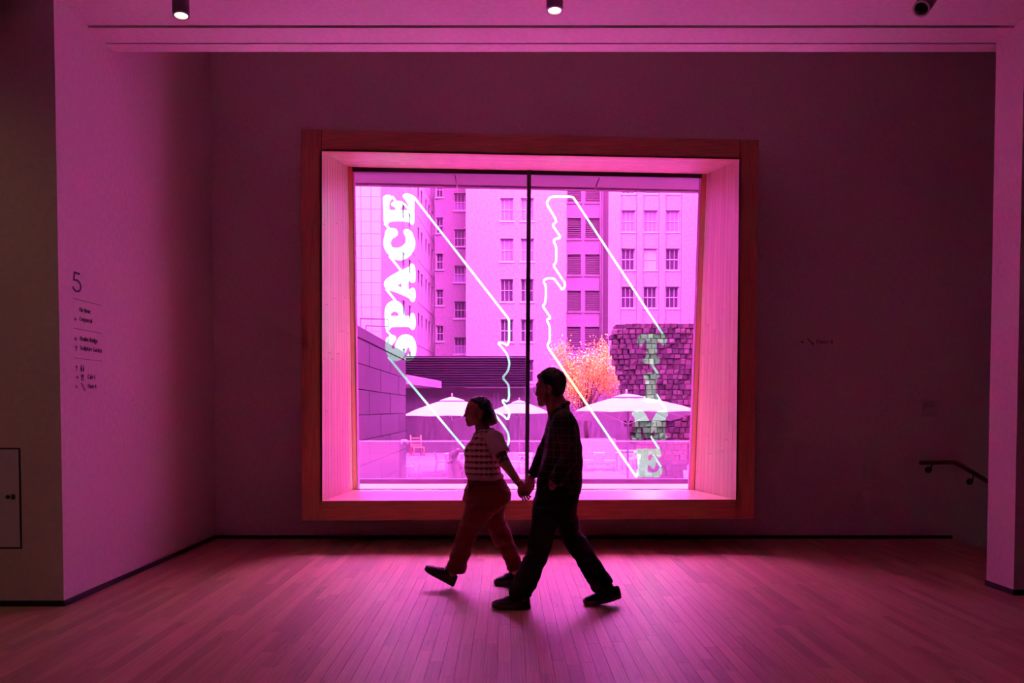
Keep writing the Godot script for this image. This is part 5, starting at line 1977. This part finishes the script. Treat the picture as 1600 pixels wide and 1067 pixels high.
	# top
	var T := Fld.new(Vector3(-0.24, 0.83, -0.3), Vector3(0.24, 1.28, 0.32), 0.0085)
	T.slices([[0.86, -0.131, 0.147, 0, 0.175], [0.875, -0.141, 0.142, 0, 0.178], [0.906, -0.153, 0.132, 0, 0.18], [0.971, -0.156, 0.122, 0, 0.175], [1.037, -0.148, 0.132, 0, 0.18], [1.098, -0.13, 0.142, 0, 0.18], [1.148, -0.11, 0.132, 0, 0.175], [1.199, -0.09, 0.107, 0, 0.145], [1.224, -0.075, 0.071, 0, 0.1], [1.244, -0.045, 0.036, 0, 0.07]], 0.01)
	T.ball(Vector3(-0.10, 1.075, 0.075), Vector3(0.055, 0.065, 0.07), 0.04)
	T.ball(Vector3(-0.10, 1.075, -0.075), Vector3(0.055, 0.065, 0.07), 0.04)
	A = Acc.new()
	A.take(T, Color.WHITE, Transform3D.IDENTITY, 0.0035, 9.0)
	var top := part("knit_top", A.mesh(), M["scallop knit"], o)
	var S := Fld.new(Vector3(-0.12, 0.97, -0.30), Vector3(0.26, 1.28, 0.33), 0.0085)
	S.bone(sh + Vector3(-0.005, -0.005, -0.02), sh.lerp(el, 0.66), 0.076, 0.074, 0.02)
	S.cut(sh.lerp(el, 0.62), (el - sh).normalized(), 0.13)
	var shr := Vector3(0.054, 1.163, -0.155)
	var elr := Vector3(-0.03, 0.933, -0.2)
	S.bone(shr + Vector3(0, -0.005, 0.02), shr.lerp(elr, 0.7), 0.074, 0.068, 0.02)
	S.cut(shr.lerp(elr, 0.62), (elr - shr).normalized(), 0.13)
	A = Acc.new()
	A.take(S, Color.WHITE, Transform3D.IDENTITY, 0.003, 12.0)
	part("sleeves", A.mesh(), M["cream sleeve"], top)
	var B := Fld.new(Vector3(-0.22, 0.82, -0.24), Vector3(0.22, 0.93, 0.24), 0.0085)
	B.slices([[0.853, -0.128, 0.142, 0.0, 0.176], [0.868, -0.140, 0.149, 0.0, 0.184], [0.895, -0.150, 0.146, 0.0, 0.185]], 0.006, 0.002)
	A = Acc.new()
	A.take(B, Color.WHITE, Transform3D.IDENTITY, 0.003, 14.0)
	part("hem_band", A.mesh(), M["cream sleeve"], top)
	part("collar", ring_tube(Vector3(0.0, 1.232, 0), Vector3(1, 0.25, 0).normalized(), Vector3(0, 0, 1), 0.068, 0.07, 0.011), M["cream sleeve"], top)
	# trousers
	var P := Fld.new(Vector3(-0.34, 0.08, -0.22), Vector3(0.36, 0.92, 0.22), 0.0075)
	P.slices([[0.607, -0.151, 0.116, 0.02, 0.15], [0.668, -0.141, 0.187, 0.01, 0.18], [0.718, -0.141, 0.21, 0, 0.185], [0.769, -0.141, 0.202, 0, 0.185], [0.82, -0.136, 0.172, 0, 0.175], [0.87, -0.126, 0.142, 0, 0.165]], 0.01)
	P.slices([[0.124, -0.279, -0.15, 0.065, 0.076], [0.155, -0.294, -0.142, 0.065, 0.078], [0.206, -0.284, -0.127, 0.065, 0.08], [0.257, -0.27, -0.111, 0.065, 0.08], [0.328, -0.245, -0.092, 0.07, 0.08], [0.384, -0.228, -0.066, 0.07, 0.083], [0.434, -0.215, -0.038, 0.075, 0.087], [0.485, -0.2, 0, 0.08, 0.09], [0.528, -0.187, 0.03, 0.08, 0.092], [0.597, -0.164, 0.094, 0.085, 0.095], [0.658, -0.144, 0.167, 0.085, 0.095], [0.693, -0.131, 0.192, 0.085, 0.095]], 0.025)
	P.slices([[0.119, 0.182, 0.304, -0.065, 0.076], [0.175, 0.17, 0.296, -0.065, 0.08], [0.231, 0.137, 0.28, -0.07, 0.08], [0.294, 0.099, 0.258, -0.07, 0.08], [0.373, 0.053, 0.227, -0.075, 0.083], [0.429, 0.03, 0.207, -0.08, 0.087], [0.49, 0, 0.175, -0.08, 0.09], [0.561, -0.005, 0.161, -0.085, 0.092], [0.607, -0.015, 0.162, -0.085, 0.095], [0.668, -0.035, 0.167, -0.085, 0.095]], 0.02)
	A = Acc.new()
	A.take(P, Color.WHITE, Transform3D.IDENTITY, 0.006, 9.0, Vector3(0.7, 1.8, 0.7))
	var tr := part("trousers", A.mesh(), M["rust trousers"], o)
	var pk := stool()
	smooth(pk)
	tube(pk, [Vector3(-0.075, 0.845, 0.155), Vector3(-0.095, 0.80, 0.155), Vector3(-0.115, 0.77, 0.13)], 0.004, 6)
	part("pocket_edge", done(pk), M["belt"], tr)
	# bracelet, shoes
	part("bracelet", ring_tube(Vector3(0.271, 0.841, 0.3).lerp(Vector3(0.157, 1, 0.215), 0.1), Vector3(0.8, 0.58, 0).normalized(), Vector3(0, 0, 1), 0.031, 0.030, 0.0035), M["gold"], o)
	shoe(o, Vector3(-0.242, 0.018, 0.065), Vector3(0, 0.0, -0.50), 0.262, 0.0, "shoe black", "sole dark", "lace")
	shoe(o, Vector3(0.335, 0.024, -0.065), Vector3(0, 0.0, 0.10), 0.258, 0.0, "shoe black", "sole dark", "lace")


func build_man() -> void:
	var o := thing("person", "taller man with short black hair in a dark plaid shirt and black trousers, walking behind", "person", Vector3(0.354, 0, -6.1))
	var skin := Color(0.30, 0.11, 0.075)
	var A := Acc.new()
	var F := Fld.new(Vector3(-0.45, 0.03, -0.44), Vector3(0.5, 1.60, 0.36), 0.012)
	F.bone(Vector3(-0.011, 1.517, 0), Vector3(0.021, 1.4, 0), 0.054, 0.062, 0.02)
	F.bone(Vector3(0.021, 1.4, 0), Vector3(0.053, 1.197, 0), 0.07, 0.11, 0.05, 1.3)
	F.bone(Vector3(0.053, 1.197, 0), Vector3(0.035, 0.948, 0), 0.11, 0.11, 0.04, 1.3)
	F.bone(Vector3(0.035, 0.948, 0), Vector3(0.008, 0.789, 0), 0.11, 0.12, 0.04, 1.2)
	F.bone(Vector3(-0.032, 0.73, 0.09), Vector3(-0.108, 0.46, 0.08), 0.08, 0.055, 0.03)
	F.bone(Vector3(-0.108, 0.46, 0.08), Vector3(-0.246, 0.095, 0.06), 0.055, 0.04, 0.02)
	F.bone(Vector3(0.051, 0.71, -0.09), Vector3(0.143, 0.458, -0.08), 0.08, 0.055, 0.03)
	F.bone(Vector3(0.143, 0.458, -0.08), Vector3(0.372, 0.106, -0.06), 0.055, 0.04, 0.02)
	F.bone(Vector3(0.049, 1.321, 0.185) + Vector3(0, -0.02, -0.03), Vector3(0.094, 1.087, 0.235), 0.042, 0.040, 0.02)
	F.bone(Vector3(0.094, 1.087, 0.235), Vector3(-0.038, 0.873, 0.185), 0.042, 0.028, 0.015)
	F.bone(Vector3(0.028, 1.316, -0.185) + Vector3(0, -0.02, 0.03), Vector3(-0.058, 1.09, -0.235), 0.042, 0.040, 0.02)
	F.bone(Vector3(-0.058, 1.09, -0.235), Vector3(-0.154, 0.906, -0.3), 0.042, 0.028, 0.015)
	A.take(F, skin)
	var head := Transform3D(Basis.from_euler(Vector3(0, -0.62, 0.04)).scaled(Vector3.ONE * 1.06), Vector3(-0.043, 1.551, 0))
	A.take(head_field(), head_color(skin), head)
	hand(A, Vector3(-0.179, 0.835, -0.35), Vector3(-0.30, -0.95, -0.12), Vector3(-0.45, 0.0, -1.0), false, 0.62, skin, 1.02)
	hand(A, Vector3(-0.073, 0.758, 0.1), Vector3(-0.25, -0.95, -0.12), Vector3(0.1, 0.0, -1.0), true, 0.35, skin, 1.0)
	part("body", A.mesh(), M["skin"], o)
	# hair
	var H := Fld.new(Vector3(-0.18, 1.44, -0.14), Vector3(0.15, 1.76, 0.14), 0.006)
	H.slices([[1.49, -0.015, 0.027, 0, 0.06], [1.504, -0.038, 0.048, 0, 0.078], [1.526, -0.049, 0.06, 0, 0.09], [1.562, -0.061, 0.07, 0, 0.098], [1.58, -0.101, 0.073, 0, 0.098], [1.598, -0.117, 0.075, 0, 0.098], [1.625, -0.131, 0.072, 0, 0.094], [1.639, -0.134, 0.067, 0, 0.09], [1.657, -0.113, 0.054, 0, 0.077], [1.673, -0.095, 0.037, 0, 0.066], [1.688, -0.072, 0.011, 0, 0.05], [1.698, -0.047, -0.011, 0, 0.03]], 0.006, 0.0, 2.5)
	A = Acc.new()
	A.take(H, Color.WHITE, Transform3D.IDENTITY, 0.003, 34.0, Vector3(1.0, 0.6, 1.0))
	part("hair", A.mesh(), M["hair black"], o)
	glasses(o, head, "wire dark")
	# shirt
	var T := Fld.new(Vector3(-0.30, 0.78, -0.36), Vector3(0.28, 1.48, 0.36), 0.0095)
	T.slices([[0.811, -0.134, 0.169, 0, 0.185], [0.834, -0.137, 0.174, 0, 0.187], [0.879, -0.134, 0.183, 0, 0.187], [0.948, -0.119, 0.187, 0, 0.185], [1.038, -0.096, 0.187, 0, 0.19], [1.129, -0.078, 0.182, 0, 0.2], [1.219, -0.069, 0.17, 0, 0.21], [1.287, -0.063, 0.159, 0, 0.21], [1.332, -0.056, 0.141, 0, 0.195], [1.368, -0.047, 0.116, 0, 0.165], [1.4, -0.038, 0.089, 0, 0.11], [1.423, -0.024, 0.07, 0, 0.08]], 0.01)
	var ml := Vector3(0.049, 1.321, 0.185)
	var me := Vector3(0.094, 1.087, 0.235)
	var mw := Vector3(-0.038, 0.873, 0.185)
	T.bone(ml + Vector3(0, 0, -0.02), me, 0.074, 0.060, 0.03)
	T.bone(me, me.lerp(mw, 0.86), 0.060, 0.046, 0.02)
	var rl := Vector3(0.028, 1.316, -0.185)
	var re := Vector3(-0.058, 1.09, -0.235)
	var rw := Vector3(-0.154, 0.906, -0.3)
	T.bone(rl + Vector3(0, 0, 0.02), re, 0.074, 0.060, 0.03)
	T.bone(re, re.lerp(rw, 0.92), 0.060, 0.046, 0.02)
	T.cut(re.lerp(rw, 0.92), (rw - re).normalized(), 0.09)
	T.cut(me.lerp(mw, 0.86), (mw - me).normalized(), 0.075)
	A = Acc.new()
	A.take(T, Color.WHITE, Transform3D.IDENTITY, 0.008, 7.0, Vector3(1.0, 0.8, 1.0))
	var shirt := part("plaid_shirt", A.mesh(), M["dark plaid"], o)
	# standing collar
	var cl := Fld.new(Vector3(-0.12, 1.34, -0.14), Vector3(0.16, 1.5, 0.14), 0.007)
	cl.bone(Vector3(-0.045, 1.375, 0.035), Vector3(0.045, 1.425, 0.075), 0.014, 0.017, 0.01)
	cl.bone(Vector3(0.045, 1.425, 0.075), Vector3(0.083, 1.445, 0.0), 0.017, 0.018, 0.01)
	cl.bone(Vector3(0.045, 1.425, -0.075), Vector3(0.083, 1.445, 0.0), 0.017, 0.018, 0.01)
	cl.bone(Vector3(-0.045, 1.375, -0.035), Vector3(0.045, 1.425, -0.075), 0.014, 0.017, 0.01)
	A = Acc.new()
	A.take(cl, Color.WHITE)
	part("collar", A.mesh(), M["dark plaid"], shirt)
	part("cuff", tube_mesh([re.lerp(rw, 0.80), re.lerp(rw, 0.93)], 0.046, 16), M["dark plaid"], shirt)
	# trousers
	var P := Fld.new(Vector3(-0.38, 0.06, -0.24), Vector3(0.48, 0.92, 0.24), 0.0075)
	P.slices([[0.62, -0.154, 0.136, 0, 0.15], [0.675, -0.166, 0.147, 0, 0.175], [0.72, -0.159, 0.151, 0, 0.178], [0.766, -0.155, 0.163, 0, 0.178], [0.834, -0.137, 0.171, 0, 0.172], [0.87, -0.128, 0.171, 0, 0.165]], 0.01)
	P.slices([[0.091, -0.331, -0.168, 0.06, 0.078], [0.123, -0.328, -0.163, 0.06, 0.08], [0.15, -0.322, -0.138, 0.06, 0.082], [0.219, -0.296, -0.113, 0.06, 0.084], [0.283, -0.265, -0.088, 0.065, 0.086], [0.347, -0.236, -0.063, 0.07, 0.088], [0.415, -0.204, -0.036, 0.075, 0.09], [0.47, -0.195, -0.02, 0.08, 0.092], [0.538, -0.186, -0.005, 0.085, 0.095], [0.579, -0.178, 0.008, 0.085, 0.098], [0.62, -0.173, 0.02, 0.09, 0.1], [0.675, -0.164, 0.036, 0.09, 0.1], [0.72, -0.159, 0.054, 0.09, 0.1]], 0.025)
	P.slices([[0.091, 0.28, 0.301, -0.06, 0.05], [0.114, 0.264, 0.333, -0.06, 0.07], [0.141, 0.248, 0.378, -0.06, 0.077], [0.173, 0.23, 0.412, -0.06, 0.08], [0.219, 0.203, 0.385, -0.06, 0.084], [0.283, 0.164, 0.341, -0.065, 0.086], [0.374, 0.107, 0.286, -0.07, 0.088], [0.447, 0.061, 0.247, -0.075, 0.09], [0.488, 0.045, 0.218, -0.08, 0.092], [0.529, 0.029, 0.17, -0.085, 0.095], [0.579, 0.008, 0.168, -0.085, 0.098], [0.62, -0.007, 0.163, -0.09, 0.1], [0.684, -0.028, 0.148, -0.09, 0.1], [0.743, -0.046, 0.16, -0.09, 0.1]], 0.02)
	A = Acc.new()
	A.take(P, Color.WHITE, Transform3D.IDENTITY, 0.006, 8.0, Vector3(0.7, 1.5, 0.7))
	part("trousers", A.mesh(), M["black trousers"], o)
	part("wristwatch", ring_tube(mw.lerp(me, 0.06), Vector3(0.6, 0.8, 0).normalized(), Vector3(0, 0, 1), 0.034, 0.034, 0.005), M["wire"], o)
	shoe(o, Vector3(-0.181, 0.006, 0.06), Vector3(0, 0.0, 0.0), 0.268, 0.0, "shoe navy", "sole tan", "lace")
	shoe(o, Vector3(0.475, 0.030, -0.06), Vector3(0, 0.0, 0.11), 0.268, 0.10, "shoe navy", "sole tan", "lace")
	# socks
	part("sock", tube_mesh([Vector3(-0.235, 0.06, 0.06), Vector3(-0.242, 0.16, 0.06)], 0.046, 14), M["sock"], o)
	part("sock", tube_mesh([Vector3(0.39, 0.10, -0.06), Vector3(0.335, 0.19, -0.06)], 0.046, 14), M["sock"], o)
